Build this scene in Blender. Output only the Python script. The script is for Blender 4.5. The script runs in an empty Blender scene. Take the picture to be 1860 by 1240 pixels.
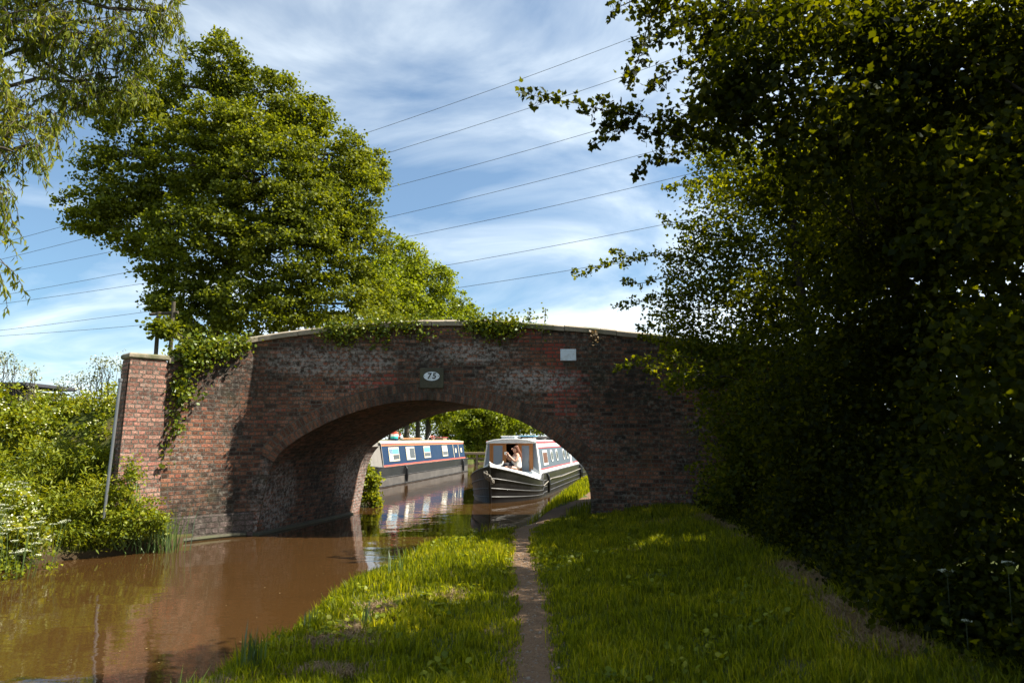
import bpy, math, random
import numpy as np
from mathutils import Vector, Matrix
R = math.radians
sc = bpy.context.scene
COL = sc.collection
rng = np.random.default_rng(7)
random.seed(7)

# ------------------------------------------------------------------ camera
EYE = 1.8
PITCH = math.atan(177/1240.0)
cam_d = bpy.data.cameras.new('camera')
cam = bpy.data.objects.new('camera', cam_d); COL.objects.link(cam)
cam.location = (0, 0, EYE)
cam.rotation_euler = (R(90)+PITCH, 0, 0)
cam_d.sensor_width = 36; cam_d.lens = 24
cam_d.clip_start = 0.05; cam_d.clip_end = 5000
cam_d.dof.use_dof = True; cam_d.dof.focus_distance = 15; cam_d.dof.aperture_fstop = 4.0
sc.camera = cam
# ------------------------------------------------------------------ light
SUN_EL, SUN_AZ = 50.0, 2.0          # azimuth: degrees from +X towards +Y
SUN_E = 5.0
w = bpy.data.worlds.new("World"); sc.world = w; w.use_nodes = True
sc.view_settings.view_transform = 'Standard'
sc.view_settings.look = 'None'
sc.view_settings.exposure = 1.45
sc.view_settings.gamma = 1
sl = bpy.data.lights.new('sun', 'SUN'); sl.energy = SUN_E; sl.angle = R(0.55); sl.color = (1.0, 0.93, 0.80)
so = bpy.data.objects.new('sun', sl); COL.objects.link(so)
sd = Vector((math.cos(R(SUN_EL))*math.cos(R(SUN_AZ)), math.cos(R(SUN_EL))*math.sin(R(SUN_AZ)), math.sin(R(SUN_EL))))
so.rotation_euler = (-sd).to_track_quat('-Z', 'Y').to_euler()
so.location = (30, 10, 30)

def nd(nt, typ, ins=None, **attrs):
    n = nt.nodes.new(typ)
    for k, v in attrs.items(): setattr(n, k, v)
    for k, v in (ins or {}).items():
        s = n.inputs[k]
        if isinstance(v, bpy.types.NodeSocket): nt.links.new(v, s)
        elif isinstance(v, bpy.types.Node): nt.links.new(v.outputs[0], s)
        else:
            if hasattr(s.default_value, '__len__') and not isinstance(v, (int, float)) and len(s.default_value) == 4 and len(v) == 3: v = (*v, 1)
            s.default_value = v
    return n
def mth(nt, op, a, b=0.0, c=None):
    d = {0: a, 1: b}
    if c is not None: d[2] = c
    return nd(nt, 'ShaderNodeMath', d, operation=op).outputs[0]
def mixc(nt, f, a, b, mode='MIX'):
    n = nd(nt, 'ShaderNodeMix', {0: f, 6: a, 7: b}, data_type='RGBA', blend_type=mode)
    return n.outputs[2]
def ramp(nt, f, stops, interp='LINEAR'):
    n = nd(nt, 'ShaderNodeValToRGB', {0: f}); cr = n.color_ramp; cr.interpolation = interp
    while len(cr.elements) < len(stops): cr.elements.new(0.5)
    for e, (p, c) in zip(cr.elements, stops):
        e.position = p; e.color = (*c, 1) if len(c) == 3 else c
    return n.outputs[0]
def gr(p, v): return (p, (v, v, v))
def noise(nt, vec, scale, detail=4, rough=.55, dist=0, out=0):
    return nd(nt, 'ShaderNodeTexNoise', {'Vector': vec, 'Scale': scale, 'Detail': detail, 'Roughness': rough, 'Distortion': dist}).outputs[out]

# world: Nishita sky with cirrus
nt = w.node_tree; nt.nodes.clear()
sky = nd(nt, 'ShaderNodeTexSky', sky_type='NISHITA', sun_disc=False, sun_elevation=R(SUN_EL), sun_rotation=R(90-SUN_AZ),
         altitude=0, air_density=1.0, dust_density=0.6, ozone_density=2.6)
tc = nd(nt, 'ShaderNodeTexCoord').outputs['Generated']
sep = nd(nt, 'ShaderNodeSeparateXYZ', {0: tc})
zz = mth(nt, 'ADD', mth(nt, 'MAXIMUM', sep.outputs[2], 0.0), 0.22)
pu = mth(nt, 'DIVIDE', sep.outputs[0], zz); pv = mth(nt, 'DIVIDE', sep.outputs[1], zz)
pv3 = nd(nt, 'ShaderNodeCombineXYZ', {0: pu, 1: pv, 2: 0.0}).outputs[0]
m1 = nd(nt, 'ShaderNodeMapping', {'Vector': pv3, 'Location': (3.1, 1.7, 0), 'Rotation': (0, 0, R(-42)), 'Scale': (1.0, 1.45, 1)}).outputs[0]
m2 = nd(nt, 'ShaderNodeMapping', {'Vector': pv3, 'Location': (7.4, 2.2, 0), 'Rotation': (0, 0, R(-25)), 'Scale': (0.6, 0.95, 1)}).outputs[0]
c1 = noise(nt, m1, 1.35, 7, .55, 0.8)
c2 = noise(nt, m2, 0.9, 5, .5, .4)
cl = mth(nt, 'ADD', mth(nt, 'MULTIPLY', c1, 0.55), mth(nt, 'MULTIPLY', c2, 0.62))
lowz = ramp(nt, sep.outputs[2], [gr(0.0, .06), gr(.35, 0.0)])
cl = mth(nt, 'ADD', cl, lowz)
side = ramp(nt, mth(nt, 'MULTIPLY_ADD', sep.outputs[0], .5, .5), [gr(.25, 0), gr(.62, .09)])
cl = mth(nt, 'ADD', cl, side)
cm = ramp(nt, cl, [gr(0.555, 0.0), gr(0.63, .22), gr(.72, 0.62), gr(.82, 0.92)])
skyt = mixc(nt, 1.0, sky.outputs[0], (0.72, 1.04, 1.14, 1), 'MULTIPLY')
skyt = mixc(nt, .11, skyt, (9, 9.8, 10.6, 1))
skc = mixc(nt, cm, skyt, (10.1, 10.9, 11.1, 1))
bg = nd(nt, 'ShaderNodeBackground', {'Color': skc, 'Strength': 0.05})
nt.links.new(bg.outputs[0], nd(nt, 'ShaderNodeOutputWorld').inputs[0])

# ------------------------------------------------------------------ helpers
F = 1240.0
cp, sp = math.cos(PITCH), math.sin(PITCH)
def P(px, py, Y):
    up = 620-py; ry = F*cp-up*sp; t = Y/ry
    return Vector(((px-930)*t, Y, EYE+(F*sp+up*cp)*t))
def G(px, py, z=0.3):
    up = 620-py; rz = F*sp+up*cp; t = (z-EYE)/rz
    return Vector(((px-930)*t, (F*cp-up*sp)*t, z))

def tag(o, label=None, cat=None, group=None, kind=None):
    if label: o['label'] = label
    if cat: o['category'] = cat
    if group: o['group'] = group
    if kind: o['kind'] = kind
    return o
def link(name, me, mat=None, parent=None, smooth=False):
    o = bpy.data.objects.new(name, me); COL.objects.link(o)
    if mat: me.materials.append(mat)
    if parent: o.parent = parent
    if smooth and len(me.polygons): me.polygons.foreach_set('use_smooth', [True]*len(me.polygons))
    return o
def empty(name, loc, rz=0, **k):
    o = bpy.data.objects.new(name, None); COL.objects.link(o)
    o.location = loc; o.rotation_euler = (0, 0, rz); o.empty_display_size = .2
    tag(o, **k); return o
def np_mesh(name, v, f):
    """v (n,3) array, f (m,k) int array, all faces of k corners"""
    me = bpy.data.meshes.new(name)
    v = np.asarray(v, np.float32); f = np.asarray(f, np.int32); k = f.shape[1]
    me.vertices.add(len(v)); me.vertices.foreach_set('co', v.ravel())
    me.loops.add(f.size); me.loops.foreach_set('vertex_index', f.ravel())
    me.polygons.add(len(f)); me.polygons.foreach_set('loop_start', np.arange(0, f.size, k, dtype=np.int32))
    me.update(calc_edges=True)
    return me
class MB:
    def __init__(s): s.v = []; s.f = []; s.uv = {}
    def add(s, vs, fs):
        n = len(s.v); s.v += [tuple(p) for p in vs]; s.f += [tuple(i+n for i in q) for q in fs]; return s
    def box(s, c, d, rz=0, taper=1.0, b=0.0):
        x, y, z = (q/2 for q in d); vs = []
        if b <= 0:
            for sz, t in ((-1, 1), (1, taper)):
                for sx, sy in ((-1, -1), (1, -1), (1, 1), (-1, 1)): vs.append((sx*x*t, sy*y*t, sz*z))
            fs = [(3, 2, 1, 0), (4, 5, 6, 7), (0, 1, 5, 4), (1, 2, 6, 5), (2, 3, 7, 6), (3, 0, 4, 7)]
        else:
            rings = [(-z, b), (-z+b, 0), (z-b, 0), (z, b)]
            for zz_, ins in rings:
                for sx, sy in ((-1, -1), (1, -1), (1, 1), (-1, 1)): vs.append((sx*(x-ins), sy*(y-ins), zz_))
            fs = [(3, 2, 1, 0), (12, 13, 14, 15)]
            for r in range(3):
                for i in range(4):
                    j = (i+1) % 4; fs.append((r*4+i, r*4+j, r*4+4+j, r*4+4+i))
        ca, sa = math.cos(rz), math.sin(rz)
        vs = [(c[0]+p[0]*ca-p[1]*sa, c[1]+p[0]*sa+p[1]*ca, c[2]+p[2]) for p in vs]
        return s.add(vs, fs)
    def tube(s, pts, rad, n=8, cap=True):
        pts = [Vector(p) for p in pts]
        if not hasattr(rad, '__len__'): rad = [rad]*len(pts)
        vs = []; fs = []
        up = Vector((0, 0, 1)); prev = None
        for i, p in enumerate(pts):
            d = (pts[min(i+1, len(pts)-1)]-pts[max(i-1, 0)])
            if d.length < 1e-9: d = Vector((0, 0, 1))
            d.normalize()
            if prev is None:
                a = d.cross(up if abs(d.z) < .95 else Vector((1, 0, 0))).normalized()
            else:
                a = (prev - d*prev.dot(d)).normalized()
            prev = a; b = d.cross(a)
            for k in range(n):
                t = 2*math.pi*k/n; vs.append(p+(a*math.cos(t)+b*math.sin(t))*rad[i])
        for i in range(len(pts)-1):
            for k in range(n):
                j = (k+1) % n; fs.append((i*n+k, i*n+j, (i+1)*n+j, (i+1)*n+k))
        if cap:
            fs.append(tuple(range(n))[::-1]); fs.append(tuple((len(pts)-1)*n+k for k in range(n)))
        return s.add(vs, fs)
    def lathe(s, c, prof, n=16):
        vs = []; fs = []
        for (r, z) in prof:
            for k in range(n):
                t = 2*math.pi*k/n; vs.append((c[0]+r*math.cos(t), c[1]+r*math.sin(t), c[2]+z))
        for i in range(len(prof)-1):
            for k in range(n):
                j = (k+1) % n; fs.append((i*n+k, i*n+j, (i+1)*n+j, (i+1)*n+k))
        fs.append(tuple(range(n))[::-1]); fs.append(tuple((len(prof)-1)*n+k for k in range(n)))
        return s.add(vs, fs)
    def build(s, name, mat, parent=None, smooth=False):
        me = bpy.data.meshes.new(name); me.from_pydata(s.v, [], s.f); me.update()
        return link(name, me, mat, parent, smooth)

# ------------------------------------------------------------------ materials
MATS = {}
def newmat(name):
    m = bpy.data.materials.new(name); m.use_nodes = True; m.node_tree.nodes.clear()
    return m, m.node_tree
def finish(nt, sh, disp=None):
    o = nd(nt, 'ShaderNodeOutputMaterial'); nt.links.new(sh.outputs[0] if isinstance(sh, bpy.types.Node) else sh, o.inputs[0])
def simple(name, col, rough=.5, metal=0, var=.12, nscale=6, bump=.0, dirt=None, spec=.5):
    if name in MATS: return MATS[name]
    m, nt = newmat(name)
    pos = nd(nt, 'ShaderNodeTexCoord').outputs['Object']
    n1 = noise(nt, pos, nscale, 6, .6)
    c = mixc(nt, n1, [max(0, x*(1-var)) for x in col], [min(1, x*(1+var)) for x in col])
    if dirt:
        n2 = ramp(nt, noise(nt, pos, nscale*.5, 8, .7), [gr(.48, 0), gr(.68, 1)])
        c = mixc(nt, mth(nt, 'MULTIPLY', n2, .6), c, dirt)
    ins = {'Base Color': c, 'Roughness': mth(nt, 'MULTIPLY_ADD', n1, .2, rough-.1), 'Metallic': metal, 'Specular IOR Level': spec}
    if bump:
        ins['Normal'] = nd(nt, 'ShaderNodeBump', {'Strength': bump, 'Distance': .02, 'Height': noise(nt, pos, nscale*6, 5)}).outputs[0]
    finish(nt, nd(nt, 'ShaderNodeBsdfPrincipled', ins)); MATS[name] = m
    return m

def leafmat(name, cols, trans=.45, rough=.4, gloss=.08, nscale=.6, tcol=None):
    m, nt = newmat(name)
    rnd = nd(nt, 'ShaderNodeNewGeometry').outputs['Random Per Island']
    pos = nd(nt, 'ShaderNodeTexCoord').outputs['Object']
    n1 = noise(nt, pos, nscale, 3)
    f = mth(nt, 'ADD', mth(nt, 'MULTIPLY', rnd, .7), mth(nt, 'MULTIPLY', mth(nt, 'SUBTRACT', n1, .35), .9))
    st = [(i/(len(cols)-1), c) for i, c in enumerate(cols)]
    c = ramp(nt, f, st)
    d = nd(nt, 'ShaderNodeBsdfDiffuse', {'Color': c})
    tc_ = mixc(nt, 1.0, c, tcol or (1.9, 1.65, .45, 1), 'MULTIPLY')
    t = nd(nt, 'ShaderNodeBsdfTranslucent', {'Color': tc_})
    mx = nd(nt, 'ShaderNodeMixShader', {0: trans, 1: d.outputs[0], 2: t.outputs[0]})
    g = nd(nt, 'ShaderNodeBsdfGlossy', {'Color': (.9, .95, 1, 1), 'Roughness': rough})
    mx2 = nd(nt, 'ShaderNodeMixShader', {0: gloss, 1: mx.outputs[0], 2: g.outputs[0]})
    finish(nt, mx2); return m

L_ALDER = leafmat('alder_leaf', [(.028, .039, .003), (.076, .094, .006), (.140, .160, .010), (.25, .25, .02)], .42, .5, .010, .45, (1.75, 1.68, .5, 1))
L_BACK = leafmat('back_tree_leaf', [(.055, .075, .004), (.11, .138, .006), (.18, .21, .012), (.27, .275, .025)], .44, .5, .012, .5, (1.75, 1.75, .5, 1))
L_WILL = leafmat('willow_leaf', [(.045, .07, .006), (.09, .12, .008), (.16, .18, .014), (.25, .25, .03)], .42, .5, .012, .8)
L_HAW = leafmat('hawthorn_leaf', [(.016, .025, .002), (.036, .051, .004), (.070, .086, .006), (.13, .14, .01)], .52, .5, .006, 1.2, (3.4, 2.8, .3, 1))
L_HAWD = leafmat('shade_darkened_leaf', [(.0055, .009, .0012), (.012, .0175, .0016), (.025, .032, .0025), (.054, .060, .004)], .52, .5, .004, 1.2, (4.2, 3.4, .3, 1))  # leaf colour darkened to paint in the deep shade of the right thicket
L_NETT = leafmat('nettle_leaf', [(.055, .080, .004), (.12, .155, .007), (.20, .225, .010), (.31, .30, .03)], .40, .5, .012, 1.5)
L_IVY = leafmat('ivy_leaf', [(.035, .06, .006), (.08, .115, .009), (.15, .18, .012), (.24, .24, .02)], .3, .4, .02, 2)
L_GRASS = leafmat('grass_blade', [(.036, .050, .002), (.082, .106, .003), (.168, .188, .006), (.33, .30, .02)], .55, .5, .010, 1.1, (2.3, 2.1, .5, 1))
L_DRY = leafmat('dry_grass_blade', [(.12, .075, .03), (.22, .145, .065), (.36, .25, .13)], .2, .6, .04, 2, (1.2, 1.1, .8, 1))
L_PALE = leafmat('pale_blossom_leaf', [(.10, .13, .05), (.18, .20, .09), (.30, .30, .16)], .4, .5, .06, 2, (1.3, 1.25, .7, 1))
M_WHITEFL = simple('white_petal', (.40, .42, .30), .7, 0, .08, 20)
M_PALEFL = simple('cream_petal', (.55, .56, .34), .7, 0, .15, 20)
def barkmat():
    m, nt = newmat('bark')
    pos = nd(nt, 'ShaderNodeTexCoord').outputs['Object']
    mp = nd(nt, 'ShaderNodeMapping', {'Vector': pos, 'Scale': (9, 9, 2)}).outputs[0]
    n1 = noise(nt, mp, 2.2, 8, .7)
    n2 = noise(nt, pos, 1.5, 4)
    c = ramp(nt, n1, [(.3, (.022, .016, .011)), (.5, (.06, .046, .032)), (.72, (.13, .105, .075))])
    c = mixc(nt, ramp(nt, n2, [gr(.5, 0), gr(.7, .6)]), c, (.05, .06, .02, 1))
    b = nd(nt, 'ShaderNodeBump', {'Strength': .8, 'Distance': .03, 'Height': n1}).outputs[0]
    finish(nt, nd(nt, 'ShaderNodeBsdfPrincipled', {'Base Color': c, 'Roughness': .9, 'Normal': b}))
    return m
M_BARK = barkmat()
M_TWIG = simple('dark_twig', (.020, .014, .010), .9, 0, .3, 8)

def brickmat(name, cols, tint=None, saltrect=None, soot0=.36, repair=False, ring=False, white=.4, bw=.225, bh=.075, moss=.3):
    m, nt = newmat(name)
    uv = nd(nt, 'ShaderNodeTexCoord').outputs['UV']
    nz = noise(nt, uv, 3.0, 3, .5, 0, 1)
    uvd = nd(nt, 'ShaderNodeVectorMath', {0: uv, 1: nd(nt, 'ShaderNodeVectorMath', {0: nz, 1: (.018, .016, 0)}, operation='MULTIPLY').outputs[0]}, operation='ADD').outputs[0]
    s = nd(nt, 'ShaderNodeSeparateXYZ', {0: uvd})
    v = mth(nt, 'DIVIDE', s.outputs[1], bh)
    row = mth(nt, 'FLOOR', v); fv = mth(nt, 'FRACT', v)
    if ring:
        width = bw; u = mth(nt, 'DIVIDE', s.outputs[0], bw)
        u = mth(nt, 'ADD', u, mth(nt, 'MULTIPLY', row, .5))
        col = mth(nt, 'FLOOR', u); fu = mth(nt, 'FRACT', u); wm = bw
    else:
        odd = mth(nt, 'MODULO', row, 2.0)
        # English bond: stretcher and header courses
        width = mth(nt, 'MULTIPLY_ADD', odd, -bw*.5, bw)
        u = mth(nt, 'ADD', mth(nt, 'DIVIDE', s.outputs[0], width), mth(nt, 'MULTIPLY', odd, .5))
        u = mth(nt, 'ADD', u, mth(nt, 'MULTIPLY', nd(nt, 'ShaderNodeTexWhiteNoise', {'W': row}, noise_dimensions='1D').outputs[0], .25))
        col = mth(nt, 'FLOOR', u); fu = mth(nt, 'FRACT', u); wm = width
    du = mth(nt, 'MULTIPLY', mth(nt, 'MINIMUM', fu, mth(nt, 'SUBTRACT', 1.0, fu)), wm)
    dv = mth(nt, 'MULTIPLY', mth(nt, 'MINIMUM', fv, mth(nt, 'SUBTRACT', 1.0, fv)), bh)
    dd = mth(nt, 'MINIMUM', du, dv)
    en = mth(nt, 'MULTIPLY', mth(nt, 'POWER', noise(nt, uv, 22, 5, .7), 2.0), .028)
    dd2 = mth(nt, 'SUBTRACT', dd, en)
    brick = ramp(nt, mth(nt, 'MULTIPLY', dd2, 60), [gr(.03, 0), gr(.22, 1)])
    cell = nd(nt, 'ShaderNodeCombineXYZ', {0: col, 1: row, 2: 0.0}).outputs[0]
    wn = nd(nt, 'ShaderNodeTexWhiteNoise', {'Vector': cell}, noise_dimensions='3D')
    big = noise(nt, uv, .75, 5, .6)
    f = mth(nt, 'ADD', mth(nt, 'MULTIPLY', wn.outputs[0], .75), mth(nt, 'MULTIPLY', mth(nt, 'SUBTRACT', big, .36), .9))
    bc = ramp(nt, f, [(i/(len(cols)-1), c) for i, c in enumerate(cols)])
    pit = noise(nt, uv, 34, 6, .75)
    bc = mixc(nt, 1.0, bc, ramp(nt, pit, [gr(.33, .25), gr(.5, .9), gr(.66, 1.7)]), 'MULTIPLY')
    if repair:
        # new red bricks let into the face beside the plaque, and a few courses under the coping
        su = nd(nt, 'ShaderNodeSeparateXYZ', {0: nd(nt, 'ShaderNodeCombineXYZ', {0: mth(nt, 'MULTIPLY', col, wm), 1: mth(nt, 'MULTIPLY', row, bh), 2: 0.0}).outputs[0]})
        def rect(cu, cv, hu, hv):
            a = mth(nt, 'LESS_THAN', mth(nt, 'ABSOLUTE', mth(nt, 'SUBTRACT', su.outputs[0], cu)), hu)
            b = mth(nt, 'LESS_THAN', mth(nt, 'ABSOLUTE', mth(nt, 'SUBTRACT', su.outputs[1], cv)), hv)
            return mth(nt, 'MULTIPLY', a, b)
        msk = None
        for r_ in repair:
            q = rect(*r_[:4]); q = mth(nt, 'MULTIPLY', q, mth(nt, 'LESS_THAN', wn.outputs[0], r_[4]))
            msk = q if msk is None else mth(nt, 'MAXIMUM', msk, q)
        bc = mixc(nt, mth(nt, 'MULTIPLY', msk, .8), bc, mixc(nt, pit, (.24, .035, .022, 1), (.50, .11, .07, 1)))
    mort = mixc(nt, noise(nt, uv, 9, 4), (.035, .029, .023, 1), (.20, .175, .14, 1))
    c = mixc(nt, brick, mort, bc)
    # lime and salt staining, soot, algae
    fine = noise(nt, uv, 13, 8, .72)
    reg = ramp(nt, noise(nt, uv, 1.1, 4, .6), [gr(.42, 0), gr(.66, 1)])
    salt = mth(nt, 'MULTIPLY', ramp(nt, fine, [gr(.49, 0), gr(.60, 1)]), mth(nt, 'MULTIPLY', reg, white))
    c = mixc(nt, salt, c, (.46, .42, .36, 1))
    if saltrect:
        sx = nd(nt, 'ShaderNodeSeparateXYZ', {0: uv}); q = None
        for (cu, cv, hu, hv) in saltrect:
            a_ = mth(nt, 'DIVIDE', mth(nt, 'SUBTRACT', sx.outputs[0], cu), hu); b_ = mth(nt, 'DIVIDE', mth(nt, 'SUBTRACT', sx.outputs[1], cv), hv)
            r_ = mth(nt, 'ADD', mth(nt, 'MULTIPLY', a_, a_), mth(nt, 'MULTIPLY', b_, b_)); r_ = mth(nt, 'ADD', r_, mth(nt, 'MULTIPLY', mth(nt, 'SUBTRACT', noise(nt, uv, 3, 4), .5), 1.4))
            r_ = ramp(nt, r_, [gr(.4, 1), gr(1.1, 0)]); q = r_ if q is None else mth(nt, 'MAXIMUM', q, r_)
        q = mth(nt, 'MULTIPLY', q, ramp(nt, fine, [gr(.45, .0), gr(.56, .9)])); c = mixc(nt, q, c, (.40, .36, .33, 1))
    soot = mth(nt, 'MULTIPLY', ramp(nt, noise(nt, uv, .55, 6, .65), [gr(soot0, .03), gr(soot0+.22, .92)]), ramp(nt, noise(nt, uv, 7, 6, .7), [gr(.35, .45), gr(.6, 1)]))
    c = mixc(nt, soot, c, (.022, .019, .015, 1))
    al = mth(nt, 'MULTIPLY', ramp(nt, noise(nt, uv, 1.7, 6, .65), [gr(.52, 0), gr(.72, 1)]), moss)
    c = mixc(nt, al, c, (.055, .060, .022, 1))
    if tint: c = mixc(nt, 1.0, c, (*tint, 1), 'MULTIPLY')
    h = mth(nt, 'ADD', mth(nt, 'MULTIPLY', brick, .75), mth(nt, 'MULTIPLY', noise(nt, uv, 30, 6, .7), .55))
    h = mth(nt, 'ADD', h, mth(nt, 'MULTIPLY', wn.outputs[0], .35))
    b = nd(nt, 'ShaderNodeBump', {'Strength': 1.0, 'Distance': .03, 'Height': h}).outputs[0]
    finish(nt, nd(nt, 'ShaderNodeBsdfPrincipled', {'Base Color': c, 'Roughness': .9, 'Normal': b, 'Specular IOR Level': .25}))
    return m
BR = [(.022, .015, .014), (.065, .030, .020), (.15, .058, .033), (.23, .092, .050), (.30, .14, .085), (.29, .078, .046)]
def stonemat(name, a, b, moss=.4, bumps=.6):
    m, nt = newmat(name)
    pos = nd(nt, 'ShaderNodeTexCoord').outputs['Object']
    n1 = noise(nt, pos, 4, 8, .65); n2 = noise(nt, pos, 22, 6, .7)
    c = mixc(nt, n1, a, b)
    c = mixc(nt, ramp(nt, n2, [gr(.5, 0), gr(.7, .5)]), c, [x*.4 for x in a])
    c = mixc(nt, mth(nt, 'MULTIPLY', ramp(nt, noise(nt, pos, 2.2, 5), [gr(.45, 0), gr(.65, 1)]), moss), c, (.075, .085, .03, 1))
    bmp = nd(nt, 'ShaderNodeBump', {'Strength': bumps, 'Distance': .015, 'Height': n2}).outputs[0]
    finish(nt, nd(nt, 'ShaderNodeBsdfPrincipled', {'Base Color': c, 'Roughness': .88, 'Normal': bmp}))
    return m
M_COPING = stonemat('coping_stone', (.20, .165, .12), (.36, .30, .22), .85)
M_DARKSTONE = stonemat('damp_stone', (.035, .033, .022), (.085, .078, .05), .4)
M_GREENSTONE = stonemat('mossy_stone', (.085, .09, .055), (.16, .155, .10), .6)

# ------------------------------------------------------------------ ground
def ip(y, pts):
    return np.interp(y, [p[0] for p in pts], [p[1] for p in pts])
LB = [(-40, -7.6), (3, -7.6), (9, -7.45), (10, -7.0), (11, -6.3), (11.5, -5.8), (12.3, -5.75), (13.3, -5.3), (17.4, -4.2), (19.2, -4.5), (22, -7.3), (25, -7.35), (39, -4.95), (46, -3.6), (52, 0), (60, 9), (90, 60), (800, 900)]
RB = [(-40, -2.2), (3, -2.35), (4.5, -2.22), (6.3, -2.0), (8, -1.8), (9.9, -1.55), (11.0, -.95), (12.0, -.25), (13, .12), (14.5, .33), (17, .78), (20.5, 1.4), (24, 2.0), (29, 2.95), (40, 5.0), (46, 9), (52, 16), (70, 50), (90, 90), (800, 1100)]
PATH = [(1.0, .12), (4, .13), (6.1, .17), (9.2, .12), (11.3, .18), (12.6, .42), (14.5, 1.0), (17, 1.95), (25, 4.1), (40, 7.4), (60, 14)]
PW = [(1, .14), (6, .14), (9, .13), (10.8, .15), (11.6, .24), (13.5, .36), (17, .32), (25, .36), (60, .5)]
def smooth(t): t = np.clip(t, 0, 1); return t*t*(3-2*t)
_wav = [(rng.uniform(.5, 3.2), rng.uniform(0, 6.28), rng.uniform(0, 6.28)) for _ in range(12)]
def wob(x, y):
    s = 0
    for k, a, b in _wav: s = s+np.sin(x*k*math.cos(a)+y*k*math.sin(a)+b)/k
    return s*.012
def hgt(x, y):
    x = np.asarray(x, float); y = np.asarray(y, float)
    xl = ip(y, LB)+.10*np.sin(y*1.7)*(y < 12)+.05*np.sin(y*4.1)*(y < 12); xr = ip(y, RB)+.07*np.sin(y*2.3)*(y < 11.5)+.04*np.sin(y*5.3+1)*(y < 11.5)
    d_r = x-xr; d_l = xl-x
    # right bank
    hr = .27+.05*smooth(d_r/.8)+.20*smooth((x-1.0-np.maximum(0, y-14)*.18)/2.2)+wob(x, y)
    hr = hr-(.27)*(1-smooth(d_r/.5))*.8
    hl = .15+.35*smooth(d_l/.8)+.6*smooth((d_l-.5)/4.0)+wob(x, y)
    far = smooth((y-18.5)/3)
    hl = hl*(1-far)+(.35+wob(x, y)+.05*smooth(d_l/4))*far
    h = np.where(d_r > 0, hr, np.where(d_l > 0, hl, -.9))
    edge = np.where(d_r > 0, d_r, np.where(d_l > 0, d_l, np.maximum(d_r, d_l)))
    h = np.where((edge <= 0) & (edge > -.15), -.25+edge*3, h)
    # bridge approach ramps (behind the wing walls)
    skew = (y-13.3)*.2585
    inl = smooth((-5.12+skew-x)/.2); inr = smooth((x-(1.66+skew))/.2)
    band = smooth((y-13.48)/.1)*smooth((16.95-y)/.15)
    # wings: ramp only beyond the wing wall
    rz_l = 2.75-.14*np.maximum(0, -6-x); rz_r = 2.85-.16*np.maximum(0, x-3)
    rz_l = np.maximum(rz_l, .9); rz_r = np.maximum(rz_r, .7)
    sl_ = smooth((y-(13.48-np.maximum(0, -4.9-x)*.28))/.3)*smooth((19.5-y)/2.1)
    L = np.where(x < -5.0+skew, inl*np.where(x < -6.8, smooth((y-11.9)/1.6)*smooth((21-y)/3.6), band), 0)
    Rr = np.where(x > 1.6, inr*band, 0)
    h = h*(1-L)+rz_l*L
    h = h*(1-Rr)+rz_r*Rr
    return h
def axis(lo, hi, step, far):
    a = [lo]; s = step
    while a[0] > -far: s *= 1.22; a.insert(0, a[0]-s)
    m = list(np.arange(lo+step, hi, step)); a += m; s = step
    while a[-1] < far: s *= 1.22; a.append(a[-1]+s)
    return np.array(a)
gx = axis(-11, 9, .1, 1500); gy = axis(1.5, 24, .1, 1800)
X, Y = np.meshgrid(gx, gy); Z = hgt(X, Y)
nx, ny = len(gx), len(gy)
idx = np.arange(nx*ny).reshape(ny, nx)
fq = np.stack([idx[:-1, :-1], idx[:-1, 1:], idx[1:, 1:], idx[1:, :-1]], -1).reshape(-1, 4)
gme = np_mesh('ground', np.stack([X, Y, Z], -1).reshape(-1, 3), fq)
def groundmat():
    m, nt = newmat('soil_and_turf')
    pos = nd(nt, 'ShaderNodeTexCoord').outputs['Object']
    n1 = noise(nt, pos, .9, 6, .6); n2 = noise(nt, pos, 14, 6, .7)
    c = mixc(nt, n2, (.035, .045, .010, 1), (.075, .095, .018, 1))
    c = mixc(nt, ramp(nt, n1, [gr(.55, 0), gr(.66, .8)]), c, (.12, .085, .045, 1))
    z = nd(nt, 'ShaderNodeSeparateXYZ', {0: pos}).outputs[2]
    c = mixc(nt, ramp(nt, z, [gr(.08, 1), gr(.16, 0)]), c, (.045, .03, .015, 1))
    b = nd(nt, 'ShaderNodeBump', {'Strength': .8, 'Distance': .03, 'Height': n2}).outputs[0]
    finish(nt, nd(nt, 'ShaderNodeBsdfPrincipled', {'Base Color': c, 'Roughness': .95, 'Normal': b, 'Specular IOR Level': .2}))
    return m
tag(link('ground', gme, groundmat(), smooth=True), kind='structure')
# path
def pathmat():
    m, nt = newmat('worn_earth')
    pos = nd(nt, 'ShaderNodeTexCoord').outputs['Object']
    n1 = noise(nt, pos, 3, 6, .6); n2 = noise(nt, pos, 40, 6, .75)
    c = mixc(nt, n1, (.11, .066, .036, 1), (.25, .155, .09, 1))
    c = mixc(nt, ramp(nt, n2, [gr(.45, .0), gr(.62, .6)]), c, (.07, .045, .032, 1))
    b = nd(nt, 'ShaderNodeBump', {'Strength': .9, 'Distance': .015, 'Height': n2}).outputs[0]
    finish(nt, nd(nt, 'ShaderNodeBsdfPrincipled', {'Base Color': c, 'Roughness': .95, 'Normal': b, 'Specular IOR Level': .2}))
    return m
M_PATH = pathmat()
ys = np.arange(1.0, 45, .08); vs = []
for y in ys:
    c = ip(y, PATH); hw = ip(y, PW)*(1+.2*math.sin(y*3.1)+.15*math.sin(y*7.7)+.12*math.sin(y*17))+.05; c += .02*math.sin(y*2.3)+.012*math.sin(y*6.1)
    for k in range(-4, 5):
        x = c+hw*k/4; vs.append((x, y, float(hgt(x, y))+.012-.018*abs(k/4)**4))
n = len(ys); idx = np.arange(n*9).reshape(n, 9)
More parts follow.
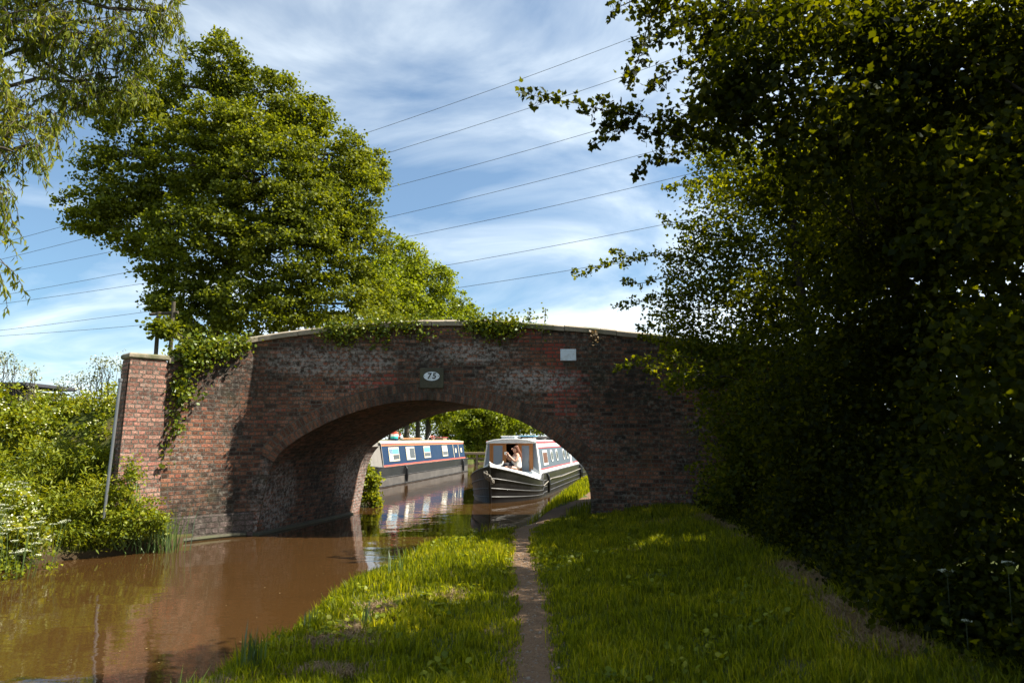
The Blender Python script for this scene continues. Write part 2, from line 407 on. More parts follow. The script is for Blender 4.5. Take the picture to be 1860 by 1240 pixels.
fq = np.stack([idx[:-1, :-1], idx[:-1, 1:], idx[1:, 1:], idx[1:, :-1]], -1).reshape(-1, 4)
tag(link('path', np_mesh('path', vs, fq), M_PATH, smooth=True), kind='structure')
def path_d(x, y): return np.abs(x-ip(y, PATH))/ip(y, PW)

# water
def watermat():
    m, nt = newmat('canal_water')
    pos = nd(nt, 'ShaderNodeTexCoord').outputs['Object']
    mp = nd(nt, 'ShaderNodeMapping', {'Vector': pos, 'Scale': (.55, 1.0, 1)}).outputs[0]
    a = noise(nt, mp, 2.2, 3, .5, .3); b_ = noise(nt, mp, 9, 3, .55)
    calm = ramp(nt, noise(nt, pos, .35, 3), [gr(.35, .35), gr(.65, 1)])
    h = mth(nt, 'MULTIPLY', mth(nt, 'ADD', mth(nt, 'MULTIPLY', a, 1.0), mth(nt, 'MULTIPLY', b_, .16)), calm)
    b = nd(nt, 'ShaderNodeBump', {'Strength': .42, 'Distance': .02, 'Height': h}).outputs[0]
    c = mixc(nt, noise(nt, pos, .5, 4), (.040, .0195, .0062, 1), (.056, .028, .009, 1))
    finish(nt, nd(nt, 'ShaderNodeBsdfPrincipled', {'Base Color': c, 'Roughness': .025, 'IOR': 1.42, 'Normal': b, 'Specular IOR Level': .62}))
    return m
me = bpy.data.meshes.new('water'); me.from_pydata([(-30, -30, 0), (30, -30, 0), (120, 110, 0), (-30, 110, 0)], [], [(0, 1, 2, 3)])
tag(link('water', me, watermat()), kind='structure')

# ------------------------------------------------------------------ bridge
YF = 13.3; BD = Vector((.94, 3.7, 0))
arch_px = [(462, 972), (467, 960), (474, 925), (482, 885), (492, 850), (508, 823), (530, 804), (560, 785), (598, 765.5), (636, 750.5), (679, 737.5), (720, 730), (751, 726.8), (785, 726), (822, 730), (855, 736), (880, 741.5), (904, 748), (935, 759), (961, 771.5), (986, 785), (1018, 809), (1043, 830), (1057, 845), (1067, 862), (1071, 884), (1073, 905), (1074, 925)]
A = [P(a, b, YF) for a, b in arch_px]
A[0].z = -.3; A[-1].z = .05
A = [Vector((p.x, YF, p.z)) for p in A]
def resample(pts, step):
    out = [pts[0].copy()]
    for a, b in zip(pts, pts[1:]):
        n = max(1, int((b-a).length/step))
        for i in range(1, n+1): out.append(a.lerp(b, i/n))
    return out
# smooth with catmull-rom
def catmull(pts, n=6):
    out = []
    for i in range(len(pts)-1):
        p0 = pts[max(i-1, 0)]; p1 = pts[i]; p2 = pts[i+1]; p3 = pts[min(i+2, len(pts)-1)]
        for k in range(n):
            t = k/n
            out.append(.5*((2*p1)+(-p0+p2)*t+(2*p0-5*p1+4*p2-p3)*t*t+(-p0+3*p1-3*p2+p3)*t**3))
    out.append(pts[-1].copy()); return out
AC = catmull(A, 5)
# coping profile of the parapet: world X -> z (under the coping)
cop_px = [(240, 660), (310, 660), (318, 652), (380, 636), (455, 622), (520, 612), (600, 603), (680, 596), (760, 592), (830, 591), (900, 592.5), (1000, 599), (1100, 608), (1190, 617), (1260, 626), (1340, 640)]
# plan line of the near face, left to right
plan = [Vector((-6.62, 11.72, 0)), Vector((-6.18, 12.18, 0)), Vector((-5.95, 12.43, 0)), Vector((-5.72, 12.68, 0)), Vector((-5.48, 12.92, 0)), Vector((-5.24, 13.12, 0)), Vector((-5.0, 13.25, 0)), Vector((-4.7, YF, 0)), Vector((-3.9, YF, 0)),
        Vector((-2, YF, 0)), Vector((0, YF, 0)), Vector((1.6, YF, 0)), Vector((2.6, YF-.03, 0)), Vector((3.6, YF-.15, 0)), Vector((4.8, YF-.45, 0)), Vector((6.2, YF-1.1, 0))]
planC = catmull(plan, 10)
arc = [0]
for a, b in zip(planC, planC[1:]): arc.append(arc[-1]+(b-a).length)
pxs = [p.x for p in planC]; pys = [p.y for p in planC]
def face_y(x): return float(np.interp(x, pxs, pys))
def face_u(x): return float(np.interp(x, pxs, arc))-face_u0
face_u0 = 0; face_u0 = face_u(-1.6)
def top_z(x):
    y = face_y(x)
    # projected px of this x (iterate)
    z = 3.6
    for _ in range(3):
        dep = y*cp+(z-EYE)*sp; px = 930+F*x/dep
        py = float(np.interp(px, [c[0] for c in cop_px], [c[1] for c in cop_px]))
        z = P(px, py, y).z
    return z
def intr(x):
    best = None
    for a, b in zip(AC, AC[1:]):
        if (a.x-x)*(b.x-x) <= 0 and abs(a.x-b.x) > 1e-6:
            z = a.z+(b.z-a.z)*(x-a.x)/(b.x-a.x); best = z if best is None else max(best, z)
    return best
bridge = empty('brick_bridge', (-1.6, 15.3, 0), label='old red brick arch bridge carrying a lane over the canal and towpath', cat='bridge')
BO = Vector(bridge.location)
def uvmesh(name, verts, faces, uvs, mat, parent, smooth_=False):
    me = bpy.data.meshes.new(name)
    off = Vector(parent.location) if parent else Vector((0, 0, 0))
    me.from_pydata([tuple(Vector(v)-off) for v in verts], [], faces); me.update()
    ul = me.uv_layers.new(name='UVMap')
    for p in me.polygons:
        for li, vi in zip(p.loop_indices, p.vertices): ul.data[li].uv = uvs[vi]
    return link(name, me, mat, parent, smooth_)
def urepair(px, py): v = P(px, py, YF); return v.x+1.6, v.z
reps = []
for (px, py, hu, hv, dens) in [(1008, 690, .17, .66, .9), (1035, 695, .30, .26, .6), (1014, 742, .24, .14, .85), (955, 612, .30, .17, .55), (985, 640, .35, .12, .45), (700, 700, .9, .22, .28), (516, 822, .1, .12, 1.1)]:
    u_, v_ = urepair(px, py); reps.append((u_, v_, hu, hv, dens))
SR = [(urepair(975, 690)[0], urepair(975, 690)[1], 1.1, .28), (urepair(600, 655)[0], urepair(600, 655)[1], 1.6, .35), (urepair(475, 905)[0], .6, .26, .8), (urepair(840, 640)[0], urepair(840, 640)[1], 1.2, .25)]
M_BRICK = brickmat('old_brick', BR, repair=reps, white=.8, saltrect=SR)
M_BRICKIN = brickmat('barrel_brick', BR, white=.45, moss=.2, saltrect=[(.55, 1.0, .8, .75), (3.6, 1.4, .7, .9)])
M_RING = brickmat('ring_brick', [(.08, .04, .028), (.13, .06, .035), (.20, .085, .05), (.24, .12, .07), (.27, .11, .06)], ring=True, bw=.078, bh=.165, white=.35)
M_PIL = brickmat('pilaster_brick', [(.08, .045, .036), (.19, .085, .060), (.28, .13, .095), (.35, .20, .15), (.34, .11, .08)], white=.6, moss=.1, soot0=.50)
M_BLUEBR = brickmat('blue_brick_base', [(.10, .075, .075), (.15, .11, .10), (.20, .15, .14), (.17, .09, .07)], white=.5, bh=.1, moss=.15)
BATTER = .05
# near face
xs = np.unique(np.concatenate([np.arange(pxs[0], -6.16, .05), np.arange(-6.16, 6.2, .07), [p.x for p in AC]])); xs = [x for x in xs if pxs[0] <= x <= 6.15]
vs = []; fs = []; uvs = []
NR = 12
aminx = min(p.x for p in AC); amaxx = max(p.x for p in AC)
def facepoint(x, z):
    bt = BATTER*(3.2-z)*min(1, max(0, (-5.15-x)/.8))
    nrm_x = 0.5 if x < -5 else 0
    return Vector((x+bt*nrm_x*.0, face_y(x)-bt, z))
cols_ = []
ZB = -.4
def addcol(x, zb):
    st = len(vs); zt = top_z(x)
    for k in range(NR+1):
        z = zb+(zt-zb)*k/NR
        vs.append(facepoint(x, z)); uvs.append((face_u(x), z))
    return st
prev = None; prevk = None
# solid part left of the arch, over the arch, right of the arch
seg = []
lefts = [x for x in xs if x < aminx-1e-4]+[aminx]
mids = [x for x in xs if aminx+.0005 < x < amaxx-.0005]
rights = [amaxx]+[x for x in xs if x > amaxx+1e-4]
def strip(lst, fb):
    p = None
    for x in lst:
        c = addcol(x, fb(x))
        if p is not None:
            for k in range(NR): fs.append((p+k, c+k, c+k+1, p+k+1))
        p = c
strip(lefts, lambda x: ZB)
mids = [aminx]+mids+[amaxx]
strip(mids, lambda x: ZB if x == aminx else (A[-1].z if x == amaxx else (intr(x) or ZB)))
strip(rights, lambda x: ZB)
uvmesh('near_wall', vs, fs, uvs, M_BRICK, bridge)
# arch ring (two rows of brick on edge), 6 mm proud
def ring(name, off, yface, sgn, mat):
    pts = [p for p in AC if p.z > P(500, 842, YF).z]
    vs = []; fs = []; uvs = []; s = 0; T = .34
    for i, p in enumerate(pts):
        a = pts[max(0, i-1)]; b = pts[min(len(pts)-1, i+1)]; t = (b-a).normalized(); nrm = Vector((-t.z, 0, t.x))
        if nrm.z < 0: nrm = -nrm
        if i: s += (p-pts[i-1]).length
        q = p+off; y = yface
        th = T
        for (o, yy, vv) in ((0, y+sgn*.006, 0), (th, y+sgn*.006, th), (th, y-sgn*.03, th+.02), (0, y-sgn*.2, -.2)):
            w_ = q+nrm*(o-(.004 if o == 0 else 0)); vs.append(Vector((w_.x, yy, w_.z))); uvs.append((s, vv))
        if i:
            a_ = (i-1)*4; b_ = i*4
            for k in range(2): fs.append((a_+k, b_+k, b_+k+1, a_+k+1))
            fs.append((b_, a_, a_+3, b_+3))
    return uvmesh(name, vs, fs, uvs, mat, bridge)
ring('arch_ring', Vector((0, 0, 0)), YF, -1, M_RING)
# barrel: arch contour swept along the skew
vs = []; fs = []; uvs = []; s = 0; NB = 20
for i, p in enumerate(AC):
    if i: s += (p-AC[i-1]).length
    for k in range(NB+1):
        q = p+BD*(k/NB); q = q+Vector((0, .02*(1-k/NB), 0)); vs.append(q); 
        if p.z > 1.25: uvs.append((k/NB*4.23, s))
        else: uvs.append((k/NB*4.23, s))
for i in range(len(AC)-1):
    for k in range(NB):
        a_ = i*(NB+1)+k; fs.append((a_, a_+1, a_+NB+2, a_+NB+1))
uvmesh('arch_barrel', vs, fs, uvs, M_BRICKIN, bridge)
# far face: same profile translated by the skew
vs = []; fs = []; uvs = []
YB = YF+3.7; DX = .94
def far_top(x): return top_z(max(-6.3, min(5.8, x-DX)))
def fstrip(lst, fb):
    p = None
    for x in lst:
        st = len(vs); zt = top_z(x) if x > -6.4 else top_z(-6.3)
        for k in range(NR+1):
            z = fb(x)+(zt-fb(x))*k/NR; vs.append(Vector((x+DX, YB+.004, z))); uvs.append((x, z))
        if p is not None:
            for k in range(NR): fs.append((p+k, p+k+1, st+k+1, st+k))
        p = st
fstrip([-9.0, -8.0, -7.0, -6.2]+[x for x in lefts if x > -6.2], lambda x: ZB)
fstrip(mids, lambda x: ZB if x == aminx else (A[-1].z if x == amaxx else (intr(x) or ZB)))
fstrip(rights, lambda x: ZB)
uvmesh('far_wall', vs, fs, uvs, M_BRICKIN, bridge)
# parapet inner faces and tops
PT = .36
def parapet_back(name, y_of, xs_, sg, dx=0):
    vs = []; fs = []; uvs = []; p = None
    for x in xs_:
        zt = top_z(max(-6.9, min(6, x))); st = len(vs)
        for (yy, z) in ((y_of(x), zt-.002), (y_of(x)+sg*PT, zt-.002), (y_of(x)+sg*PT, zt-1.3)):
            vs.append(Vector((x+dx, yy, z))); uvs.append((x, z+yy))
        if p is not None:
            for k in range(2): fs.append((p+k, st+k, st+k+1, p+k+1))
        p = st
    uvmesh(name, vs, fs, uvs, M_BRICK, bridge)
pxx = [x for x in xs][::4]
parapet_back('parapet', face_y, pxx, 1)
parapet_back('parapet', lambda x: YB, [-8.5, -7.5]+[x for x in pxx if x > -6.3], -1, DX)
# lane on top
vs = []; fs = []; p = None
for x in np.arange(-6.9, 6.0, .3):
    z = top_z(max(-6.2, x))-.95; st = len(vs)
    vs += [Vector((x, face_y(x)+PT-.02, z)), Vector((x+DX, YB-PT+.02, z))]
    if p is not None: fs.append((p, st, st+1, p+1))
    p = st
me = bpy.data.meshes.new('deck'); me.from_pydata([tuple(v-BO) for v in vs], [], fs); link('deck', me, simple('lane_gravel', (.12, .10, .08), .9, bump=.5), bridge)
# ledge at the foot of the left abutment
m = MB()
for (x0, z0, wd, hh) in ((0, -.3, .10, .335),):
    a = A[0]+Vector((.0, 0, 0)); pts = []
    v = []
    for k in (0, 1):
        q = Vector((a.x-.05, YF-.03, 0))+BD*k*.995
        v += [q+Vector((0, 0, z0)), q+Vector((wd+.05, 0, z0)), q+Vector((wd+.05, 0, z0+hh)), q+Vector((0, 0, z0+hh+.03))]
    m.add([tuple(q-BO) for q in v], [(0, 1, 2, 3), (7, 6, 5, 4), (1, 5, 6, 2), (2, 6, 7, 3), (0, 3, 7, 4)])
m.build('ledge', M_DARKSTONE, bridge)
# quoin standing past the far face on the left
vs = []; fs = []; uvs = []; p = None
for q in [p_ for p_ in AC[:len(AC)//2] if p_.z < 1.62 and p_.x < -4]:
    st = len(vs); e = q+BD; wq = 1
    for (dx_, dy_) in ((-.02, -.05), (.07, .55), (-.25, .58), (-.4, 0)):
        vs.append(e+Vector((dx_, dy_, 0))); uvs.append((dy_*1.0+(0 if dx_ > -.2 else dx_), q.z))
    if p is not None:
        for k in range(3): fs.append((p+k, p+k+1, st+k+1, st+k))
    p = st
fs.append((p, p+1, p+2, p+3))
uvmesh('far_quoin', vs, fs, uvs, brickmat('quoin_brick', [(.20, .09, .06), (.30, .13, .09), (.36, .20, .16), (.38, .14, .10)], white=.9, moss=.0, saltrect=[(.2, .8, .8, 1.0)]), bridge)
# blue brick base course at the waterline on the left (slightly proud)
vs = []; fs = []; uvs = []; p = None
for x in np.arange(-6.1, P(462, 968, YF).x-.02, .08):
    st = len(vs)
    for (o, z) in ((.035, -.3), (.035, .06), (.035, .4), (.012, .43)):
        q = facepoint(x, z)+Vector((.3*o, -o, 0)); vs.append(q); uvs.append((face_u(x), z))
    if p is not None:
        for k in range(3): fs.append((p+k, st+k, st+k+1, p+k+1))
    p = st
uvmesh('base_course', vs, fs, uvs, M_BLUEBR, bridge)
# waterline kerb
m = MB(); pts = [facepoint(x, .03)+Vector((.01, -.06, 0)) for x in np.arange(-6.2, P(462, 968, YF).x+.05, .2)]
m.tube([q-BO for q in pts], .045, 6); m.build('kerb', M_DARKSTONE, bridge)
# pilaster at the end of the wing wall: box turned with the wing, standing proud
def pilaster(c, ang, wd, th, ztop, name='pilaster'):
    vs = []; fs = []; uvs = []
    ca, sa = math.cos(ang), math.sin(ang); ux = Vector((ca, sa, 0)); uy = Vector((-sa, ca, 0))
    n = 10
    for k in range(n+1):
        z = ZB+(ztop-ZB)*k/n; bt = .055*(ztop-z)
        loop = [(-wd/2-bt*.8, -th/2-bt), (wd/2, -th/2-bt*.8), (wd/2, th/2), (-wd/2-bt*.8, th/2)]
        u = 0; lp = loop+[loop[0]]
        for j, (a_, b_) in enumerate(lp):
            if j: u += math.hypot(a_-lp[j-1][0], b_-lp[j-1][1])
            vs.append(c+ux*a_+uy*b_+Vector((0, 0, z))); uvs.append((u, z))
    for k in range(n):
        for j in range(4):
            a_ = k*5+j; fs.append((a_, a_+1, a_+6, a_+5))
    t = n*5; fs.append((t, t+1, t+2, t+3))
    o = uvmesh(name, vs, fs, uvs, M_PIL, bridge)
    m = MB(); m.box((0, 0, .0), (wd+.06, th+.06, .10), 0, 1, .025)
    cs = m.build('capstone', M_COPING, bridge); cs.location = c+Vector((0, 0, ztop+.06))-BO; cs.rotation_euler = (0, 0, ang)
pa = math.atan2(.46, .44)
pil_c = Vector((-6.40, 11.95, 0))+Vector((-math.sin(pa), math.cos(pa), 0))*.17
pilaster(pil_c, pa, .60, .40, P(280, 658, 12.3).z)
# coping stones
cl_ = []
x = -6.14
k = 0
while x < 5.9:
    L = random.uniform(.8, 1.15); x2 = min(x+L, 6.0); m = MB(); v = []
    nseg = 4
    jz = random.uniform(-.008, .008)
    for i in range(nseg+1):
        xx = x+(x2-x-.012)*i/nseg; y = face_y(xx); zt = top_z(xx)+jz
        v += [(xx, y-.05, zt), (xx, y-.055, zt+.085), (xx, y+.03, zt+.125), (xx, y+PT-.03, zt+.125), (xx, y+PT+.05, zt+.085), (xx, y+PT+.05, zt)]
    f = []
    for i in range(nseg):
        for j in range(6):
            a_ = i*6+j; b_ = i*6+(j+1) % 6; f.append((a_, a_+6, b_+6, b_))
    f.append((0, 1, 2, 3, 4, 5)[::1]); f.append(tuple(nseg*6+q for q in (5, 4, 3, 2, 1, 0)))
    m.add([tuple(Vector(q)-BO) for q in v], f); m.build('coping_stone', M_COPING, bridge); x = x2
x = -7.5
while x < 6.0:
    x2 = x+1.2; m = MB(); v = []
    for xx in (x, x2-.012):
        zt = top_z(max(-6.2, min(5.9, xx)))
        v += [(xx+DX, YB-PT-.05, zt), (xx+DX, YB-PT-.05, zt+.11), (xx+DX, YB+.05, zt+.11), (xx+DX, YB+.05, zt)]
    m.add([tuple(Vector(q)-BO) for q in v], [(0, 4, 5, 1), (1, 5, 6, 2), (2, 6, 7, 3), (3, 7, 4, 0), (0, 1, 2, 3), (7, 6, 5, 4)])
    m.build('coping_stone', M_COPING, bridge); x = x2
# mossy stone tablet, part of the bridge
def onface(px, py, out=.0): q = P(px, py, YF-out); return q
a = onface(763, 705); b = onface(806, 668)
m = MB(); m.box(((a.x+b.x)/2-BO.x, YF-.012-BO.y, (a.z+b.z)/2-BO.z), (b.x-a.x, .05, b.z-a.z), 0, 1, .01); m.build('stone_tablet', M_DARKSTONE, bridge)

M_SIGN = simple('sign_enamel', (.62, .68, .74), .35, 0, .05, 15, dirt=(.3, .3, .28))
M_BLACK = simple('black_paint', (.012, .012, .014), .4, 0, .2, 8)
c = onface(784, 683, .045)
num = empty('number_plate', (c.x, YF-.037, c.z), label='small white oval plate reading 75 fixed above the arch crown', cat='number plate')
def ellipse(a_, b_, y0, y1, n=32):
    v = []; 
    for yy in (y0, y1):
        for k in range(n): t = 2*math.pi*k/n; v.append((a_*math.cos(t), yy, b_*math.sin(t)))
    f = [tuple(range(n)), tuple(range(n, 2*n))[::-1]]
    for k in range(n): j = (k+1) % n; f.append((k, k+n, j+n, j))
    return MB().add(v, f)
ellipse(.165, .098, -.006, 0).build('rim', M_BLACK, num)
ellipse(.155, .088, -.014, -.0062).build('plate', M_SIGN, num)
def text_mesh(txt, size, name, mat, parent, loc, shear=0, ext=.002, rot=(R(90), 0, 0), bold=.0):
    cu = bpy.data.curves.new('t', 'FONT'); cu.body = txt; cu.size = size; cu.extrude = ext; cu.offset = bold; cu.shear = shear
    cu.align_x = 'CENTER'; cu.align_y = 'CENTER'; cu.space_character = 1.25
    to = bpy.data.objects.new('t', cu); COL.objects.link(to)
    dg = bpy.context.evaluated_depsgraph_get(); me = bpy.data.meshes.new_from_object(to.evaluated_get(dg))
    bpy.data.objects.remove(to)
    o = link(name, me, mat, parent); o.location = loc; o.rotation_euler = rot; return o
text_mesh('75', .155, 'numerals', M_BLACK, num, (0, -.0165, 0), .12, .002, bold=.005)
for s_ in (-1, 1):
    m = MB(); m.tube([(s_*.135, -.013, 0), (s_*.135, -.019, 0)], .008, 10); m.build('screw', M_BLACK, num)
a = onface(1018, 655); b = onface(1046, 634)
pl = empty('blank_plaque', ((a.x+b.x)/2, YF-.012, (a.z+b.z)/2), label='blank white rectangular plaque high on the bridge right of the arch', cat='plaque')
MB().box((0, -.008, 0), (b.x-a.x, .02, b.z-a.z), 0, 1, .003).build('board', M_SIGN, pl)
for sx in (-1, 1):
    for sz in (-1, 1):
        q = (sx*(b.x-a.x)*.43, 0, sz*(b.z-a.z)*.4); MB().tube([(q[0], -.017, q[2]), (q[0], -.022, q[2])], .006, 8).build('screw', simple('screw_steel', (.2, .2, .2), .4, 1), pl)

# ------------------------------------------------------------------ narrowboats
HB = 1.04
class Boat:
    """local frame: x forward (0 = front cabin bulkhead), y port, z up from the waterline"""
    def __init__(s, root, Lst, Lbow, gw, gtip, gshoulder, rz, bh, tb=.79, bb=.94):
        s.r = root; s.Lst = Lst; s.Lb = Lbow; s.gw = gw; s.gt = gtip; s.gs = gshoulder; s.rz = rz; s.bh = bh; s.tb = tb; s.bb = bb
    def beam(s, x):
        if x <= .5: 
            return HB if x > -s.Lst+1.2 else HB*math.sqrt(max(.02, 1-((-x-s.Lst+1.2)/1.25)**2*.9))
        t = (x-.5)/(s.Lb-.5); return max(.03, HB*(1-t**2.1)**.72)
    def gun(s, x):
        if x <= 0: return s.gw
        t = max(0, x)/s.Lb; return s.gs+(s.gt-s.gs)*t**1.7
    def side(s, x, t, off=0, sgn=1):
        """point on the cabin side, t=0 at gunwale, 1 at roof edge"""
        y = s.bb+(s.tb-s.bb)*t; z = s.gw+(s.rz-s.gw)*t
        return (x, sgn*(y+off), z+off*.18)
    def panel(s, name, x0, x1, t0, t1, off, mat, parent=None, sgn=1, th=None):
        m = MB(); th = th or off
        c = [(x0, t0), (x1, t0), (x1, t1), (x0, t1)]
        v = [s.side(x, t, off, sgn) for x, t in c]+[s.side(x, t, off-th-.01, sgn) for x, t in c]
        m.add(v, [(0, 1, 2, 3), (7, 6, 5, 4), (0, 4, 5, 1), (1, 5, 6, 2), (2, 6, 7, 3), (3, 7, 4, 0)])
        return m.build(name, mat, parent or s.r)
    def hull(s, mat_top, mat_low, mat_strake, nstrake):
        xs = [-s.Lst+i*.3 for i in range(5)]+list(np.arange(-s.Lst+1.7, -.2, .9))+[-.01, 0.0]+list(np.arange(.15, s.Lb-.25, .15))+[s.Lb-.2, s.Lb-.1, s.Lb-.03, s.Lb]
        def sec(x, z):
            b = s.beam(x); g = s.gun(x)
            k = max(0, (x-.3)/(s.Lb-.3)); fl = 1-.14*k*(1-z/g)-.25*k*k*(1-z/g)
            xx = x-(.16*k*k)*(1-z/g)
            return xx, b*fl
        for nm, zf0, zf1, mt in (('hull_lower', None, .55, mat_low), ('hull_upper', .55, 1, mat_top)):
            m = MB(); v = []; f = []; n = 5
            for x in xs:
                g = s.gun(x)
                for sg in (1, -1):
                    for k in range(n):
                        z0 = -.45 if zf0 is None else .52*s.gw*(g/s.gw)*1.0
                        z1 = .52*g if zf0 is None else g
                        z = z0+(z1-z0)*k/(n-1); xx, b = sec(x, max(z, -.2))
                        v.append((xx, sg*b, z))
            N = 2*n
            for i in range(len(xs)-1):
                for sg in (0, 1):
                    for k in range(n-1):
                        a = i*N+sg*n+k; q = (a, a+N, a+N+1, a+1); f.append(q if sg else q[::-1])
            for e, fl in ((0, 1), (len(xs)-1, 0)):
                for k in range(n-1):
                    a = e*N; q = (a+k, a+k+1, a+n+k+1, a+n+k); f.append(q if fl else q[::-1])
            if zf0 is not None:
                for i in range(len(xs)-1):
                    if xs[i] < 0:
                        a = i*N+n-1; f.append((a, a+n, a+N+n, a+N))
            m.add(v, f); m.build(nm, mt, s.r, smooth=False)
        for fr in nstrake:
            for sg in (1, -1):
                m = MB(); pts = []
                for x in xs:
                    if x < -s.Lst+.3: continue
                    z = fr*s.gun(x)*(1 if x > 0 else s.gw/s.gw); xx, b = sec(x, z); pts.append((xx+.0, sg*(b+.012), z))
                m.tube(pts, .016, 6); m.build('rubbing_strake', mat_strake, s.r)
        # gunwale rail
        for sg in (1, -1):
            m = MB(); m.tube([(sec(x, s.gun(x))[0], sg*(sec(x, s.gun(x))[1]-.01), s.gun(x)+.01) for x in xs if x > -s.Lst+.3], .028, 6)
            m.build('gunwale', mat_strake, s.r)
    def cabin(s, x0, mat_side, mat_front, mat_roof, cam_=.08):
        m = MB(); v = []; f = []
        L = [x0+(0-x0)*i/14 for i in range(15)]
        sheer = lambda x: 0
        for x in L:
            for sg in (-1, 1):
                v += [(x, sg*s.bb, s.gw), (x, sg*(s.bb+s.tb)/2, (s.gw+s.rz)/2), (x, sg*s.tb, s.rz)]
        for i in range(14):
            for o in (0, 3):
                for k in range(2):
                    a = i*6+o+k; q = (a, a+6, a+7, a+1); f.append(q if o == 0 else q[::-1])
        m.add(v, f); m.build('cabin_side', mat_side, s.r)
        # roof with camber
        m = MB(); v = []; f = []; n = 9; xs = [x0-.06, 0.07]
        for x in xs:
            for k in range(n+1):
                t = -1+2*k/n; v.append((x, t*(s.tb+.03), s.rz+.012+cam_*(1-t*t)))
            v.append((x, s.tb+.03, s.rz-.035)); v.append((x, -s.tb-.03, s.rz-.035))
        N = n+3
        for k in range(n): f.append((k, N+k, N+k+1, k+1))
        f.append((n, N+n, N+n+1, n+1)); f.append((n+2, N+n+2, N, 0)); f.append((n+1, N+n+1, N+n+2, n+2))
        f.append(tuple(range(N))); f.append(tuple(range(2*N-1, N-1, -1)))
        m.add(v, f); m.build('roof', mat_roof, s.r)
        # rear bulkhead
        m = MB(); m.add([(x0, -s.bb, s.gw), (x0, s.bb, s.gw), (x0, s.tb, s.rz), (x0, -s.tb, s.rz)], [(3, 2, 1, 0)]); m.build('rear_bulkhead', mat_front, s.r)
def window(bt, x0, x1, t0, t1, frame, glass, curtain=None, sgn=1, split=None):
    fr = bt.panel('window', x0, x1, t0, t1, .02, frame, sgn=sgn)
    fw = .055; ft = .07
    g = bt.panel('pane', x0+fw, x1-fw, t0+ft, t1-ft, .026, glass, fr, sgn, .008)
    if curtain:
        bt.panel('curtain', x1-fw-.30*(x1-x0)*0-(x1-x0)*.30, x1-fw, t0+ft, t1-ft, .031, curtain, fr, sgn, .004)
    if split:
        bt.panel('top_vent', x0+fw, x1-fw, t1-ft-.22, t1-ft, .031, split, fr, sgn, .004)
        bt.panel('glazing_bar', x0+fw, x1-fw, t1-ft-.25, t1-ft-.22, .034, frame, fr, sgn, .004)

gloss = dict(rough=.22, var=.08, nscale=1.2)
B_BLUE = simple('navy_boat_paint', (.001, .020, .066), .4, 0, .15, 2, dirt=(.004, .028, .06), spec=.25)
B_CREAM = simple('cream_boat_paint', (.66, .58, .40), .4, 0, .08, 3)
B_RED = simple('red_boat_paint', (.62, .09, .05), .35, 0, .1, 3)
B_ORANGE = simple('orange_boat_paint', (.75, .30, .06), .35, 0, .1, 3)
B_BLACKT = simple('hull_black', (.007, .007, .008), .38, 0, .3, 2, dirt=(.03, .028, .026))
B_BLACK2 = simple('weathered_hull_blacking', (.075, .068, .062), .6, 0, .3, 2, dirt=(.15, .135, .12))
B_STRAKE = simple('worn_steel_strake', (.03, .028, .027), .5, 0, .3, 5, dirt=(.14, .13, .12))
B_GREY = simple('blue_grey_boat_paint', (.075, .100, .130), .4, 0, .08, 2, dirt=(.065, .085, .105), spec=.3)
B_GREYF = simple('shade_lifted_grey_paint', (.22, .265, .32), .4, 0, .08, 2, dirt=(.17, .21, .25))  # cabin grey lightened in colour where the front gets no sun
B_WHITE = simple('white_boat_paint', (.78, .78, .76), .3, 0, .04, 3, dirt=(.6, .6, .56))
B_CRIM = simple('crimson_boat_paint', (.50, .035, .05), .35, 0, .1, 3)
B_GLASS = simple('window_glass', (.02, .022, .018), .05, 0, .2, 3, spec=.9)
B_CURT = simple('net_curtain', (.62, .64, .62), .8, 0, .15, 9)
B_WOOD = simple('varnished_door_wood', (.42, .17, .05), .35, 0, .25, 6)
B_DARKIN = simple('cabin_interior', (.10, .035, .014), .6, 0, .3, 4)
B_CANVAS = simple('grey_canvas', (.20, .185, .165), .85, 0, .15, 3, bump=.3, dirt=(.13, .12, .105))
B_SKYBL = simple('pale_blue_board', (.10, .33, .55), .4, 0, .1, 4)
B_ROPE = simple('rope', (.20, .18, .15), .9, 0, .3, 30, bump=.6)
B_STEEL = simple('galvanised_steel', (.20, .21, .22), .4, .6, .1, 6)
M_WOODD = simple('weathered_timber', (.20, .15, .10), .85, 0, .3, 5, bump=.5, dirt=(.09, .07, .05))

# --- navy blue boat on the far bank
Ybf = 26.3
bx = -5.0+.175*(Ybf-25.08)
ang = -math.pi/2-math.atan(.175)
hd = Vector((math.cos(ang), math.sin(ang), 0)); prt = Vector((-math.sin(ang), math.cos(ang), 0))
o = Vector((bx, Ybf, 0))-prt*HB
nb = empty('narrowboat', o, ang, label='long navy blue narrowboat with orange stripes and a grey canvas front, moored left', cat='narrowboat', group='narrowboats moored beyond the bridge')
b1 = Boat(nb, 14.2, 2.5, .72, 1.0, .72, 1.66, 0)
b1.hull(B_BLACKT, B_BLACK2, B_STRAKE, (.52, .06))
b1.cabin(-13.0, B_BLUE, B_BLUE, B_CREAM, .07)
b1.panel('roof_edge_stripe', -13.0, 0, .975, 1.01, .03, B_CREAM)
b1.panel('stripe', -13.0, 0, .93, .965, .012, B_BLUE)
b1.panel('stripe', -13.0, 0, .89, .928, .014, B_RED)
b1.panel('stripe', -13.0, 0, .868, .888, .014, B_ORANGE)
b1.panel('stripe', -13.0, 0, .03, .085, .014, B_RED)
b1.panel('stripe', -13.0, 0, .0, .028, .016, B_ORANGE)
